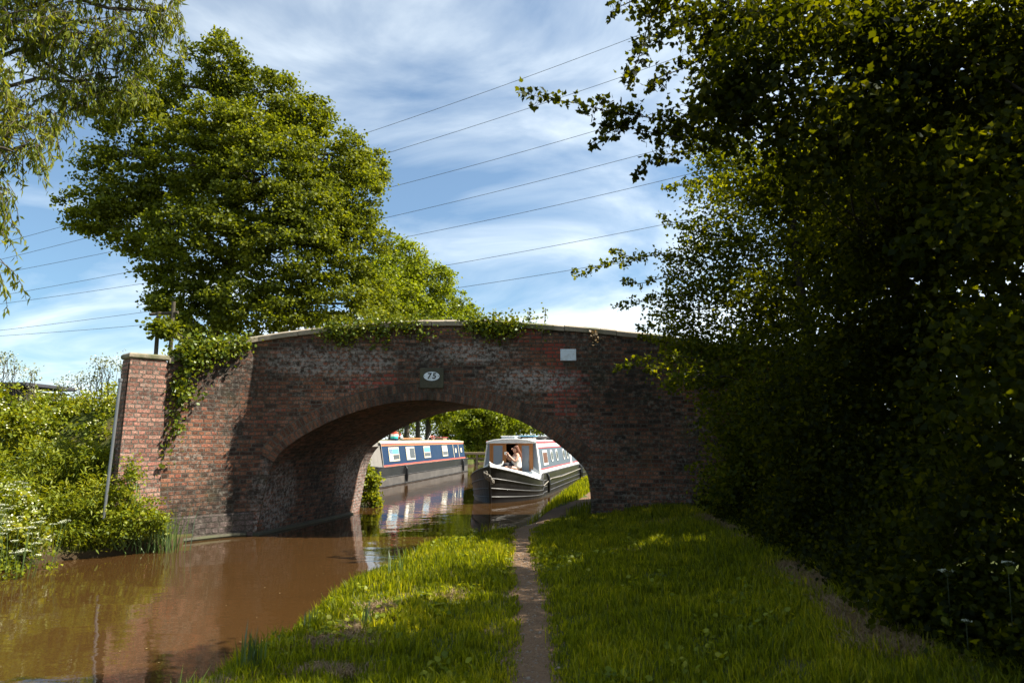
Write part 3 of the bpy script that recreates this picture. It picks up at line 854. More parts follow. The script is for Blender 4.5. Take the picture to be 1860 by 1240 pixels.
for (x0, x1, cu, sp_) in ((-1.95, -.75, B_CURT, B_SKYBL), (-4.0, -2.85, B_CURT, None), (-6.35, -5.35, None, B_SKYBL), (-9.4, -8.45, None, B_CURT)):
    window(b1, x0, x1, .22 if x0 > -5 else .24, .80, B_CREAM, B_GLASS, cu, split=sp_)
for x in (-10.6, -11.7): b1.panel('panel_line', x-.06, x, .12, .83, .016, B_CREAM)
for x in (-11.1, -12.3): b1.panel('painted_lozenge', x-.13, x+.13, .38, .62, .016, B_CREAM)
b1.panel('front_edging', -.05, 0, 0, .97, .018, B_CANVAS)
# front bulkhead and canvas over the well deck
MB().add([(0.0, -b1.bb, b1.gw), (0, b1.bb, b1.gw), (0, b1.tb, b1.rz), (0, -b1.tb, b1.rz)], [(0, 1, 2, 3)]).build('front_bulkhead', B_BLUE, nb)
m = MB(); v = []; f = []; n = 8
for i in range(n+1):
    t = i/n; x = .01+1.95*t; hw = (b1.bb-.02)*(1-t)+.30*t; zt = (b1.rz+.03)*(1-t)+1.02*t-.05*math.sin(math.pi*t); tw = (b1.tb-.05)*(1-t)+.04*t
    zg = b1.gun(x)+.02
    v += [(x, -hw, zg), (x, -tw, zt), (x, 0, zt+.05*(1-t)), (x, tw, zt), (x, hw, zg)]
for i in range(n):
    for k in range(4): a = i*5+k; f.append((a, a+1, a+6, a+5))
m.add(v, f); m.build('canvas_cover', B_CANVAS, nb)
m = MB(); v = []; f = []; xs_ = list(np.arange(0, 2.5, .12))+[2.49]
for x in xs_:
    b = b1.beam(x)-.02; g = b1.gun(x); v += [(x, -b, g), (x, -b*.55, g+.06), (x, b*.55, g+.06), (x, b, g)]
for i in range(len(xs_)-1):
    for k in range(3): a = i*4+k; f.append((a, a+1, a+5, a+4))
m.add(v, f); m.build('foredeck', B_GREY, nb)
for x in (-2.3, -11.9):
    m = MB(); q = b1.side(x, 0, 0)
    m.tube([(x, HB+.0, .74), (x, HB+.06, .6), (x, HB+.075, .35), (x, HB+.07, .08)], [.015, .05, .065, .05], 8); m.build('fender', B_BLACKT, nb)
# things on its roof
def onroof(bt, x, y): 
    t = y/(bt.tb+.03); c = Vector(bt.r.location); a = bt.r.rotation_euler.z
    z = bt.rz+.012+.07*(1-t*t)
    return Vector((c.x+x*math.cos(a)-y*math.sin(a), c.y+x*math.sin(a)+y*math.cos(a), z))
q = onroof(b1, -3.1, .25)
can = empty('painted_water_can', q, label='painted water can with red, white and teal bands on the navy boat roof', cat='water can')
for nm, z0, z1, r0, r1, mt in (('base_band', 0, .09, .17, .168, B_BLUE), ('teal_band', .09, .18, .168, .164, simple('teal_paint', (.03, .38, .36), .35)), ('white_band', .18, .27, .164, .16, B_WHITE), ('red_band', .27, .36, .16, .155, B_RED)):
    m = MB(); m.lathe((0, 0, 0), [(r0, z0), (r1, z1)], 18); m.build(nm, mt, can)
m = MB(); m.tube([(.13, 0, .08), (.24, 0, .2), (.26, 0, .3)], [.03, .022, .018], 8); m.build('spout', B_RED, can)
m = MB(); m.tube([(-.11, 0, .26), (-.1, 0, .36), (0, 0, .40), (.1, 0, .36), (.11, 0, .27)], .009, 6); m.build('handle', B_RED, can)
q = onroof(b1, -5.6, .1)
pk = empty('boat_pole', q, ang, label='wooden boat pole and plank laid along the navy boat roof', cat='boat pole')
MB().box((0, 0, .03), (2.8, .24, .04), .05, 1, .005).build('plank', M_WOODD, pk)
m = MB(); m.tube([(-1.5, .1, .09), (1.7, .25, .085)], .022, 8); m.build('shaft', B_WOOD, pk)
m = MB(); m.tube([(1.66, .25, .085), (1.75, .25, .12), (1.82, .22, .10)], .014, 6); m.build('hook', B_STEEL, pk)
q = onroof(b1, -9.2, .1)
wh = empty('bicycle', q, ang, label='black bicycle lying on the navy boat roof near its stern', cat='bicycle')
def wheel(par, c, tilt=.45, r=.33):
    rp = [(c[0]+r*math.cos(t), c[1]+r*math.sin(t)*math.cos(tilt)*.5, c[2]+r*math.sin(t)*math.sin(tilt)) for t in np.linspace(0, 2*math.pi, 25)]
    m = MB(); m.tube(rp, .022, 6, False); wv = m.build('wheel', B_BLACKT, par)
    m = MB()
    for k in range(0, 24, 3): m.tube([c, rp[k]], .003, 4)
    m.build('spokes', B_STEEL, wv)
wheel(wh, (.5, 0, .14), 1.2, .26); wheel(wh, (-.45, 0, .08), .5)
m = MB()
for a_, b_ in (((.5, 0, .14), (.35, .1, .22)), ((.35, .1, .22), (-.15, .1, .2)), ((-.15, .1, .2), (0, 0, .08)), ((0, 0, .08), (.35, .1, .22)), ((-.15, .1, .2), (-.45, 0, .08)), ((0, 0, .08), (-.45, 0, .08))): m.tube([a_, b_], .014, 6)
m.build('frame', B_CRIM, wh)
MB().box((-.17, .12, .24), (.2, .1, .05), 0, .8, .01).build('saddle', B_BLACKT, wh)
q = onroof(b1, -11.2, 0)
bxo = empty('roof_box', q, ang, label='low timber box on the stern end of the navy boat roof', cat='box')
MB().box((0, 0, .07), (.8, .5, .14), 0, 1, .01).build('body', M_WOODD, bxo); MB().box((0, 0, .152), (.86, .56, .02), 0, 1, .004).build('lid', B_CRIM, bxo)

# --- pale grey boat by the towpath
Yw = 22.1; wa = R(13.2); ang2 = -math.pi/2-wa
hd2 = Vector((math.cos(ang2), math.sin(ang2), 0)); pr2 = Vector((-math.sin(ang2), math.cos(ang2), 0))
crn = Vector((.90, Yw, 0))
o2 = crn-pr2*.94
gb = empty('narrowboat', o2, ang2, label='pale grey and white narrowboat with crimson trim and open wooden front doors', cat='narrowboat', group='narrowboats moored beyond the bridge')
b2 = Boat(gb, 13.5, 2.75, .70, 1.0, .50, 1.70, 0, .80, .94)
b2.hull(B_BLACKT, B_BLACKT, B_STRAKE, (.18, .42, .70))
b2.cabin(-12.3, B_GREY, B_GREY, B_WHITE, .07)
b2.panel('roof_rail', -12.3, .06, .965, 1.03, .035, B_CRIM)
b2.panel('white_band', -12.3, -.18, .84, .96, .014, B_WHITE)
b2.panel('stripe', -12.3, -.22, .80, .84, .016, B_CRIM)
b2.panel('stripe', -12.3, -.22, .115, .15, .016, B_CRIM)
b2.panel('white_band', -12.3, .0, .0, .105, .02, B_WHITE)
b2.panel('corner_trim', -.13, .0, .105, .965, .02, B_WHITE)
b2.panel('roof_rail', -12.3, .06, .965, 1.03, .035, B_CRIM, sgn=-1)
window(b2, -1.6, -.75, .24, .72, B_WHITE, B_DARKIN)
def porthole(bt, x, t, rw, rt):
    m = MB(); n = 20; v = [bt.side(x+rw*math.cos(2*math.pi*k/n), t+rt*math.sin(2*math.pi*k/n), .02) for k in range(n)]
    v2 = [bt.side(x+rw*math.cos(2*math.pi*k/n), t+rt*math.sin(2*math.pi*k/n), -.01) for k in range(n)]
    m.add(v+v2, [tuple(range(n))]+[(k, k+n, (k+1) % n+n, (k+1) % n) for k in range(n)]); pf = m.build('porthole', B_WHITE, bt.r)
    m = MB(); v = [bt.side(x+rw*.75*math.cos(2*math.pi*k/n), t+rt*.75*math.sin(2*math.pi*k/n), .024) for k in range(n)]
    m.add(v, [tuple(range(n))]); m.build('pane', B_GLASS, pf)
for x in (-2.5, -3.6, -5.2, -6.1): porthole(b2, x, .52, .2, .21)
b2.panel('white_post', -7.1, -6.7, .1, .84, .018, B_WHITE)
# front bulkhead: frame round an open doorway, 1.18 m wide
g0, r0 = b2.gw, b2.rz
def fy(z, sg): return sg*(b2.bb+(b2.tb-b2.bb)*(z-g0)/(r0-g0))
zf = .42
m = MB()
for sg in (-1, 1):
    dy = .66
    m.add([(0, sg*dy, zf), (0, sg*b2.bb, zf), (0, sg*b2.bb, g0), (0, fy(r0, sg), r0), (0, sg*dy, r0)], [(0, 1, 2, 3, 4) if sg > 0 else (4, 3, 2, 1, 0)])
m.add([(0, -.66, r0-.05), (0, .66, r0-.05), (0, .66, r0+.02), (0, 0, r0+.08), (0, -.66, r0+.02)], [(0, 1, 2, 3, 4)])
m.build('front_bulkhead', B_GREYF, gb)
# interior recess
m = MB(); v = [(-.02, -.3, zf), (-.02, .22, zf), (-.02, .22, r0-.05), (-.02, -.3, r0-.05), (-1.4, -.6, zf), (-1.4, .6, zf), (-1.4, .6, r0-.05), (-1.4, -.6, r0-.05)]
m.add(v, [(5, 4, 7, 6), (0, 3, 7, 4), (1, 5, 6, 2), (0, 4, 5, 1), (3, 2, 6, 7)]); m.build('interior', B_DARKIN, gb)
def fdoor(y0, y1, nm):
    yc = (y0+y1)/2; wd = y1-y0; zc = (zf+r0)/2; hh = r0-zf-.08
    d = MB().box((.03, yc, zc), (.03, wd, hh), 0, 1, .004).build(nm, B_WOOD, gb)
    fwid = .07
    MB().box((.05, yc, zc), (.012, wd-2*fwid, hh-2*fwid), 0, 1, .003).build('panel', B_GREYF, d)
    MB().box((.06, yc+wd*.28, zc), (.02, .02, .1)).build('handle', B_STEEL, d)
fdoor(-.66, -.22, 'door'); fdoor(.28, .66, 'door')
for yy in (-.69, -.19, .25, .69):
    MB().box((.045, yy, (zf+r0)/2), (.03, .055, r0-zf), 0, 1, .004).build('door_post', B_WOOD, gb)
MB().box((.045, 0, r0-.03), (.034, 1.44, .05), 0, 1, .004).build('door_head', B_WOOD, gb)
for sg in (-1, 1):
    m = MB(); m.tube([(.01, fy(g0, sg), g0), (.01, fy(r0, sg), r0)], .022, 6); m.build('corner_bead', B_WHITE, gb)
m = MB(); m.tube([(.06, -b2.tb-.02, r0+.0)]+[(.06, t*(b2.tb), r0+.03+.07*(1-t*t)) for t in (-.7, -.3, 0, .3, .7)]+[(.06, b2.tb+.02, r0)], .025, 6); m.build('roof_lip', B_WHITE, gb)
# foredeck: sloping side decks, coaming and well
xs_ = [0.0]+list(np.arange(.12, 2.7, .12))+[2.74]
def inner(x):
    b = b2.beam(x); k = max(0, (x-1.5)/1.2)
    return b*(.66-.3*min(1, k)) if x < 2.5 else b*.3
for sg, nm in ((1, 'side_deck'), (-1, 'side_deck')):
    m = MB(); v = []; f = []
    for x in xs_:
        b = b2.beam(x)-.015; g = b2.gun(x); bi = inner(x); hi = g+.25-.12*(x/2.75)
        v += [(x, sg*b, g), (x, sg*(b*.93), g+.02), (x, sg*bi, hi), (x, sg*(bi-.035), hi), (x, sg*(bi-.035), .32 if x < 2.2 else hi-.02)]
    for i in range(len(xs_)-1):
        for k in range(4): a = i*5+k; q = (a, a+1, a+6, a+5); f.append(q if sg < 0 else q[::-1])
    m.add(v, f); m.build(nm, B_WHITE, gb)
m = MB(); v = []; f = []
for x in xs_[:19]: v += [(x, -inner(x), .33), (x, inner(x), .33)]
for i in range(18): f.append((i*2, i*2+2, i*2+3, i*2+1))
m.add(v, f); m.build('well_floor', B_DARKIN, gb)
m = MB(); v = []; f = []; xx_ = [x for x in xs_ if x > 1.5]
for x in xx_:
    bi = inner(x); g = b2.gun(x)+.25-.12*(x/2.75); v += [(x, -bi, g), (x, 0, g+.05), (x, bi, g)]
for i in range(len(xx_)-1):
    for k in range(2): a = i*3+k; f.append((a, a+3, a+4, a+1))
m.add(v, f); m.build('foredeck', B_WHITE, gb)
# step / locker the person sits on, in front of the doors
MB().box((.42, .25, .56), (.62, .95, .44), 0, 1, .02).build('locker', B_GREY, gb)
# stem post, bow fender of knotted rope, mooring rope
m = MB(); m.tube([(2.56, 0, -.3), (2.64, 0, .3), (2.75, 0, .9), (2.77, 0, 1.06)], [.035, .035, .035, .03], 8); m.build('stem_post', B_BLACKT, gb)
m = MB()
for k in range(11):
    t = k/10; a_ = math.pi*(t-.5)*1.1
    m.tube([(2.80+.05*math.cos(a_)+.015*math.sin(q_*3+k), .10*math.sin(a_)+.05*math.sin(q_*2.1), .85-.25*t+.06*math.cos(q_*2.1+k)) for q_ in np.linspace(0, 3, 7)], .026, 6)
m.build('bow_fender', B_ROPE, gb)
m = MB(); m.tube([(2.2, 0, 1.02), (1.7, .12, 1.05), (1.1, .0, 1.12), (.9, -.2, 1.0), (.8, -.3, .88)], .014, 6); m.build('mooring_rope', simple('pale_rope', (.5, .5, .46), .9, 0, .2, 30), gb)
for x in (-.65, -8.6, -8.9):
    m = MB(); m.tube([(x, HB, .72), (x, HB+.05, .6), (x, HB+.07, .35), (x, HB+.06, .08)], [.015, .045, .055, .04], 8); m.build('fender', B_BLACKT, gb)
m = MB(); m.tube([(.3, HB*1.0+.06, .35), (-1.2, HB+.04, .50), (-3.5, HB+.04, .46), (-8.6, HB+.04, .52)], .018, 6); m.build('side_rope', B_ROPE, gb)
# roof gear
def roofthing(name, x, y, lab, cat, bt=b2, a=ang2, grp=None):
    return empty(name, onroof(bt, x, y), a, label=lab, cat=cat, group=grp)
t = roofthing('storage_crate', -.9, -.25, 'grey lidded crate at the front left of the pale boat roof', 'crate')
MB().box((0, 0, .055), (.7, .45, .11), 0, .95, .01).build('body', simple('grey_plastic', (.28, .32, .36), .5), t); MB().box((0, 0, .12), (.74, .49, .02), 0, 1, .005).build('lid', B_WHITE, t)
t = roofthing('roof_board', -1.5, .15, 'sky blue board propped on the pale boat roof above the doorway', 'board')
MB().box((0, 0, .12), (.9, .75, .03), .1, 1, .005).build('board', B_SKYBL, t)
MB().box((0, 0, .055), (.5, .6, .09), 0, 1, .005).build('stand', M_WOODD, t)
t = roofthing('roof_tray', -.8, .42, 'long white tray along the right edge of the pale boat roof', 'tray')
m = MB(); m.box((0, 0, .03), (1.3, .2, .05), 0, 1, .006); m.build('tray', B_WHITE, t)
t = roofthing('mushroom_vent', -1.1, -.02, 'small round steel mushroom vent on the pale boat roof', 'vent')
m = MB(); m.lathe((0, 0, 0), [(.06, 0), (.06, .07), (.12, .08), (.11, .11), (.05, .135), (.01, .14)], 16); m.build('cap', B_STEEL, t)
for i, (x, y, lab) in enumerate(((-3.2, .30, 'black rounded flower trough on the pale boat roof, nearer the doorway'), (-5.0, .34, 'black rounded flower trough on the pale boat roof, farther from the doorway'))):
    t = roofthing('plant_trough', x, y, lab, 'plant trough', grp='black troughs on the pale boat roof')
    m = MB(); m.lathe((0, 0, 0), [(.20, 0), (.26, .05), (.28, .11), (.27, .13), (.18, .13), (.05, .14)], 20); m.build('tub', B_BLACKT, t)
    m = MB(); m.lathe((0, 0, 0), [(.285, .105), (.29, .12), (.285, .135)], 20); m.build('rim', B_STEEL, t)

# --- the seated person on the bow locker
def skinmesh(name, pts, edges, radii, mat, parent, sub=2, root=0):
    me = bpy.data.meshes.new(name); me.from_pydata(pts, edges, []); me.update()
    o = link(name, me, mat, parent)
    md = o.modifiers.new('skin', 'SKIN'); md.use_smooth_shade = True
    me.skin_vertices.new(name='') if not len(me.skin_vertices) else None
    for i, r_ in enumerate(radii):
        sv = me.skin_vertices[0].data[i]; sv.radius = (r_, r_) if not hasattr(r_, '__len__') else r_
        sv.use_root = (i == root)
    sd_ = o.modifiers.new('sub', 'SUBSURF'); sd_.levels = sub; sd_.render_levels = sub
    return o
SKIN = simple('skin', (.52, .29, .20), .5, 0, .05, 10)
HAIR = simple('auburn_hair', (.16, .055, .025), .55, 0, .3, 25, bump=.5)
BLOUSE = simple('white_blouse', (.78, .75, .68), .85, 0, .06, 8, bump=.25)
SKIRT = simple('dark_skirt', (.02, .02, .025), .8, 0, .2, 8)
seatc = Vector(o2)+hd2*.40+pr2*.25
seatc.z = .785
# person frame: +X = facing; facing image-left and slightly to the camera
pf = math.atan2(-.35, -1.0)
woman = empty('person', seatc, pf, label='person with long auburn hair and white top sitting at the bow of the pale boat', cat='person')
# body (hips at 0.10)
pts = [(0, 0, .10), (0, 0, .25), (.01, 0, .40), (.0, 0, .50), (.02, 0, .575), (.045, 0, .65), (.06, 0, .74),
       (0, .17, .49), (.12, .22, .31), (.29, .12, .50), (.31, .10, .55),
       (0, -.17, .49), (.14, -.22, .32), (.30, -.10, .50), (.32, -.08, .56),
       (.02, .10, .08), (.42, .12, .15), (.50, .10, -.22), (.60, .10, -.29),
       (.02, -.10, .08), (.40, -.14, .13), (.44, -.13, -.24), (.54, -.13, -.29)]
ed = [(0, 1), (1, 2), (2, 3), (3, 4), (4, 5), (5, 6), (3, 7), (7, 8), (8, 9), (9, 10), (3, 11), (11, 12), (12, 13), (13, 14), (0, 15), (15, 16), (16, 17), (17, 18), (0, 19), (19, 20), (20, 21), (21, 22)]
rd = [(.15, .13), (.11, .12), (.11, .14), (.09, .11), .05, (.085, .075), (.085, .075), .055, .042, .03, .028, .055, .042, .03, .028, .085, .062, .042, .035, .085, .062, .042, .035]
body = skinmesh('body', pts, ed, rd, SKIN, woman)
# fingers, curled round a cup held at the chin
for sg, w0 in ((1, Vector((.31, .10, .55))), (-1, Vector((.32, -.08, .56)))):
    for k in range(4):
        a_ = w0+Vector((.01, 0, .02+.014*k-.02)); L = (.055, .062, .058, .045)[k]
        m = MB(); m.tube([a_, a_+Vector((.02, -sg*.025, .006)), a_+Vector((.03, -sg*(.03+L*.45), .008))], [.0095, .009, .007], 6); m.build('finger', SKIN, body, True)
    m = MB(); m.tube([w0, w0+Vector((-.02, -sg*.03, .03)), w0+Vector((-.012, -sg*.055, .045))], [.011, .010, .008], 6); m.build('thumb', SKIN, body, True)
# nose, ear, eyes, mouth
m = MB(); m.tube([(.135, 0, .735), (.158, 0, .70), (.145, 0, .69)], [.008, .014, .012], 6); m.build('nose', SKIN, body, True)
for sg in (1, -1):
    m = MB(); m.lathe((.132, sg*.03, .728), [(.001, -.008), (.010, 0), (.001, .008)], 8); m.build('eye', simple('eye_dark', (.05, .03, .02), .3), body, True)
m = MB(); m.tube([(.135, -.02, .665), (.145, 0, .663), (.135, .02, .665)], .006, 6); m.build('mouth', simple('lip', (.42, .12, .10), .5), body, True)
bl = skinmesh('blouse', [(.0, 0, .07), (-.01, 0, .2), (0, 0, .32), (0, 0, .43), (0, 0, .50), (0, .13, .49), (0, -.13, .49)], [(0, 1), (1, 2), (2, 3), (3, 4), (3, 5), (3, 6)], [(.19, .185), (.165, .17), (.15, .17), (.13, .16), (.07, .08), .08, .08], BLOUSE, woman)
skinmesh('skirt', [(0, 0, .07), (.2, 0, .09), (.42, 0, .12), (.50, 0, -.08), (.54, 0, -.2)], [(0, 1), (1, 2), (2, 3), (3, 4)], [(.17, .20), (.14, .22), (.125, .22), (.11, .20), (.09, .18)], SKIRT, woman)
hr = skinmesh('hair', [(.04, 0, .80), (.015, 0, .76), (-.035, 0, .68), (-.075, 0, .55), (-.12, -.03, .42), (-.14, -.05, .30), (-.14, -.06, .22)], [(0, 1), (1, 2), (2, 3), (3, 4), (4, 5), (5, 6)], [(.075, .075), (.098, .09), (.095, .09), (.065, .11), (.045, .10), (.035, .075), .02], HAIR, woman, root=2)
q = seatc+Matrix.Rotation(pf, 3, 'Z')@Vector((.365, .01, .53))
cup = empty('mug', q, label='pale mug held in both hands of the seated person', cat='mug')
m = MB(); m.lathe((0, 0, 0), [(.034, 0), (.038, .01), (.041, .085), (.036, .085), (.034, .02)], 16); m.build('cup', B_WHITE, cup)

# ------------------------------------------------------------------ jetty beyond the boats
c = G(868, 838, .3); c = Vector((-2.75, 46, .3))
jt = empty('canal_gate', (-2.3, 45.2, .25), label='low weathered timber railing and landing between the two boats', cat='railing')
MB().box((0, 0, .62), (3.2, .22, .16), .1, 1, .02).build('beam', M_WOODD, jt)
MB().box((0, .05, .30), (3.0, .08, .10), .1, 1, .01).build('rail', M_WOODD, jt)
for k in range(5): MB().box((-1.4+k*.7, (-1.4+k*.7)*.1, .1), (.14, .14, 1.1), .1, 1, .02).build('post', M_WOODD, jt)

# ------------------------------------------------------------------ scaffold pole, posts, shed
a = P(197, 835, 10.9); b = P(219, 688, 11.0)
lp = empty('leaning_pole', a, label='thin grey steel pole leaning beside the left end of the bridge', cat='pole')
m = MB(); m.tube([(0, 0, -.9), b-a], .024, 10); m.build('tube', B_STEEL, lp)
m = MB(); m.tube([(b-a)*.97, (b-a)*1.005], .034, 10); m.build('cap', B_STEEL, lp)
a = P(283, 640, 19.5); b = P(309, 640, 19.5); gz = float(hgt(a.x, 19.5))
hp = empty('wooden_frame', (a.x, 19.5, gz), label='two rough wooden posts with a crossbar standing behind the left bridge end', cat='post frame')
za = P(283, 566, 19.5).z-gz; zb = P(309, 548, 19.5).z-gz; dx = b.x-a.x
for x_, zt in ((0, za), (dx, zb)):
    m = MB(); m.tube([(x_, 0, -.1), (x_+.01, 0, zt*.5), (x_, 0, zt)], [.07, .062, .055], 8); m.build('post', M_BARK, hp)
m = MB(); m.tube([(-.25, 0, za-.08), (dx+.15, 0, za-.02)], .045, 8); m.build('crossbar', M_BARK, hp)
a = P(-40, 694, 17); b = P(54, 694, 17)
sh = empty('shed', ((a.x+b.x)/2, 17.8, .9), label='dark low shed roof half hidden in the bushes at the far left', cat='shed')
wz = a.z-.9
MB().box((0, 0, wz/2-.1), (b.x-a.x-.2, 1.6, wz-.2)).build('wall', simple('dark_boards', (.025, .022, .02), .8, 0, .3, 5, bump=.5), sh)
MB().box((0, 0, wz-.06), (b.x-a.x+.1, 2.0, .1), 0, .97, .02).build('roof', simple('felt_roof', (.035, .036, .045), .7, 0, .3, 5), sh)

# ------------------------------------------------------------------ overhead wires
M_WIRE = simple('wire', (.05, .055, .06), .5, .2, .1, 1)
wires = [((35, 433), (650, 247), (1140, 72)), ((15, 468), (665, 290), (1230, 105)), ((35, 490), (710, 340), (1240, 190)),
         ((0, 537), (704, 395), (1180, 277)), ((0, 552), (725, 433), (1245, 318)), ((0, 600), (810, 482), (1210, 407)), ((0, 610), (850, 520), (1040, 490))]
ordn = ['topmost', 'second from the top', 'third from the top', 'fourth from the top, the middle one', 'fifth from the top', 'sixth from the top', 'lowest']
for i, w3 in enumerate(wires):
    (x0, y0), (x1, y1), (x2, y2) = w3
    def yat(x):   # quadratic through the three points
        return y0*(x-x1)*(x-x2)/((x0-x1)*(x0-x2))+y1*(x-x0)*(x-x2)/((x1-x0)*(x1-x2))+y2*(x-x0)*(x-x1)/((x2-x0)*(x2-x1))
    pts = []
    for x in np.linspace(-250, 1500, 30):
        Yd = 62-.010*x
        pts.append(P(x, yat(x), Yd))
    m = MB(); m.tube(pts, .019, 5); o = m.build('overhead_wire', M_WIRE)
    tag(o, 'thin overhead wire crossing the sky, %s of the seven' % ordn[i], 'wire', 'overhead wires crossing the sky')
SX = [(3, 2.40), (3.7, 2.42), (4.8, 2.44), (6.6, 2.66), (9, 2.95), (11.7, 3.2), (13, 3.3)]
def strip_x(y): return ip(y, SX)+.04*np.sin(y*2.1)+.02*np.sin(y*5.3)
# ------------------------------------------------------------------ foliage
T_QUAD = (np.array([(0, 0, 0), (.34, .5, .07), (0, 1, -.05), (-.34, .5, .07)]), np.array([(0, 1, 2, 3)]))
T_NARROW = (np.array([(0, 0, 0), (.13, .4, .02), (0, 1, -.12), (-.13, .4, .02)]), np.array([(0, 1, 2, 3)]))
T_LOBE = (np.array([(0, 0, 0), (.16, .30, .03), (0, 1, -.04), (-.16, .30, .03), (.46, .42, .05), (.20, .62, .02), (-.46, .42, .05), (-.20, .62, .02), (.34, .16, .04), (-.34, .16, .04)]),
          np.array([(0, 1, 2, 3), (1, 4, 5, 2), (3, 2, 7, 6), (0, 8, 4, 1), (0, 3, 6, 9)]))
T_WIDE = (np.array([(0, 0, 0), (.45, .35, .06), (.30, .8, .0), (0, 1, -.03), (-.30, .8, .0), (-.45, .35, .06)]), np.array([(0, 1, 2, 3), (0, 3, 4, 5)]))
def frames(n, up=.6, out=None, droop=0.0, rg=rng):
    """random leaf frames; normals biased upward"""
    nrm = rg.normal(size=(n, 3)); nrm /= np.linalg.norm(nrm, axis=1)[:, None]
    nrm[:, 2] += up
    if out is not None: nrm += out*.5
    nrm /= np.linalg.norm(nrm, axis=1)[:, None]
    d = rg.normal(size=(n, 3)); d[:, 2] -= droop
    if out is not None: d += out*.8
    d -= nrm*(d*nrm).sum(1)[:, None]; d /= np.linalg.norm(d, axis=1)[:, None]+1e-9
    return np.cross(d, nrm), d, nrm
def leaves(pos, size, tmpl, up=.6, out=None, droop=0.0):
    n = len(pos); tv, tf = tmpl
    x, y, z = frames(n, up, out, droop)
    if droop > 1.5:      # hanging leaves: direction first
        y = rng.normal(size=(n, 3))*.45; y[:, 2] -= 1; y /= np.linalg.norm(y, axis=1)[:, None]
        z = rng.normal(size=(n, 3)); z -= y*(z*y).sum(1)[:, None]; z /= np.linalg.norm(z, axis=1)[:, None]; x = np.cross(y, z)
    s = (size*rng.uniform(.65, 1.25, n))[:, None, None]
    v = pos[:, None, :]+s*(tv[None, :, 0:1]*x[:, None, :]+tv[None, :, 1:2]*y[:, None, :]+tv[None, :, 2:3]*z[:, None, :])
    f = (np.arange(n)*len(tv))[:, None, None]+tf[None]
    return v.reshape(-1, 3), f.reshape(-1, tf.shape[1])
def leafmesh(name, sets, mat, parent):
    V = []; Fc = []; n = 0
    off = np.array(parent.location) if parent else np.zeros(3)
    for v, f in sets: V.append(v-off); Fc.append(f+n); n += len(v)
    return link(name, np_mesh(name, np.concatenate(V), np.concatenate(Fc)), mat, parent)
def ell(px, py, Y, rx, ry, dY=None, tilt=0):
    """crown lobe: where it stands, at its real size"""
    c = P(px, py, Y); k = Y/F
    return (np.array(c), np.array([rx*k, (dY if dY else (rx+ry)*.5*k*.9), ry*k]), tilt)
def subclusters(e, n, biased=.42, flat=True):
    c, r, tilt = e
    d = rng.normal(size=(n, 3)); d /= np.linalg.norm(d, axis=1)[:, None]
    rad = rng.uniform(0.05, 1, n)**biased
    p = d*rad[:, None]*r
    if tilt: 
        ct, st = math.cos(tilt), math.sin(tilt); p = np.stack([p[:, 0]*ct-p[:, 2]*st, p[:, 1], p[:, 0]*st+p[:, 2]*ct], 1)
    return p+c, d
def cluster_leaves(ells, dens, nper, cs, size, tmpl, up=.6, droop=0, biased=.42, flatz=.6):
    sets = []; subs = []
    for e in ells:
        vol = np.prod(e[1])**(2/3.)
        n = max(12, int(dens*vol)); p, d = subclusters(e, n, biased); subs.append(p)
        sc_ = cs*rng.uniform(.55, 1.3, n)
        k = nper
        off = rng.normal(size=(n, k, 3))*.55; off[:, :, 2] *= flatz
        pos = p[:, None, :]+off*sc_[:, None, None]
        pos = pos.reshape(-1, 3); o_ = np.repeat(d, k, 0)
        sets.append(leaves(pos, size, tmpl, up, o_, droop))
    return sets, subs
def limb(m, a, b, r0, r1, sag=0, n=6, seg=6, jit=.12):
    a = Vector(a); b = Vector(b); L = (b-a).length; pts = []
    for i in range(seg+1):
        t = i/seg; p = a.lerp(b, t); p.z += sag*math.sin(math.pi*t)*L
        if 0 < i < seg: p += Vector(rng.normal(size=3))*jit*L/seg
        pts.append(p)
    m.tube(pts, [r0+(r1-r0)*(i/seg)**.8 for i in range(seg+1)], n, True); return pts
def tree(name, label, base, trunk_pts, trunk_r, ells, mat, dens, nper, cs, size, tmpl, up=.6, droop=0, group=None, cat='tree', twigs=6, biased=.42, tw_r=.008, limbr=.10, flatz=.6, extra=None, bark=None, lprob=1.0):
    base = Vector(base); root = empty(name, base, label=label, cat=cat, group=group)
    sets, subs = cluster_leaves(ells, dens, nper, cs, size, tmpl, up, droop, biased, flatz)
    if extra: sets += extra
    leafmesh('crown', sets, mat, root)
    m = MB()
    tp = [Vector(p)-base for p in trunk_pts]
    tps = catmull(tp, 4); m.tube(tps, [trunk_r[0]+(trunk_r[1]-trunk_r[0])*(i/(len(tps)-1))**.8 for i in range(len(tps))], 12)
    for e, sb in zip(ells, subs):
        if rng.uniform() > lprob: continue
        c = Vector(e[0])-base
        j = min(range(len(tps)), key=lambda k: (tps[k]-c).length+max(0, tps[k].z-c.z+.4)*1.5)
        s0 = tps[j]; lp_ = limb(m, s0, c, limbr*min(1, .3+e[1].max()*.35), limbr*.22, .06)
        sel = rng.permutation(len(sb))[:int(twigs*max(1, e[1].max()))]
        for q in sel:
            st = lp_[rng.integers(max(1, len(lp_)//2), len(lp_))]
            limb(m, st, Vector(sb[q])-base, tw_r*2.2, tw_r*.5, .04, 4, 4, .25)
    m.build('trunk', bark or M_BARK, root, True)
    return root

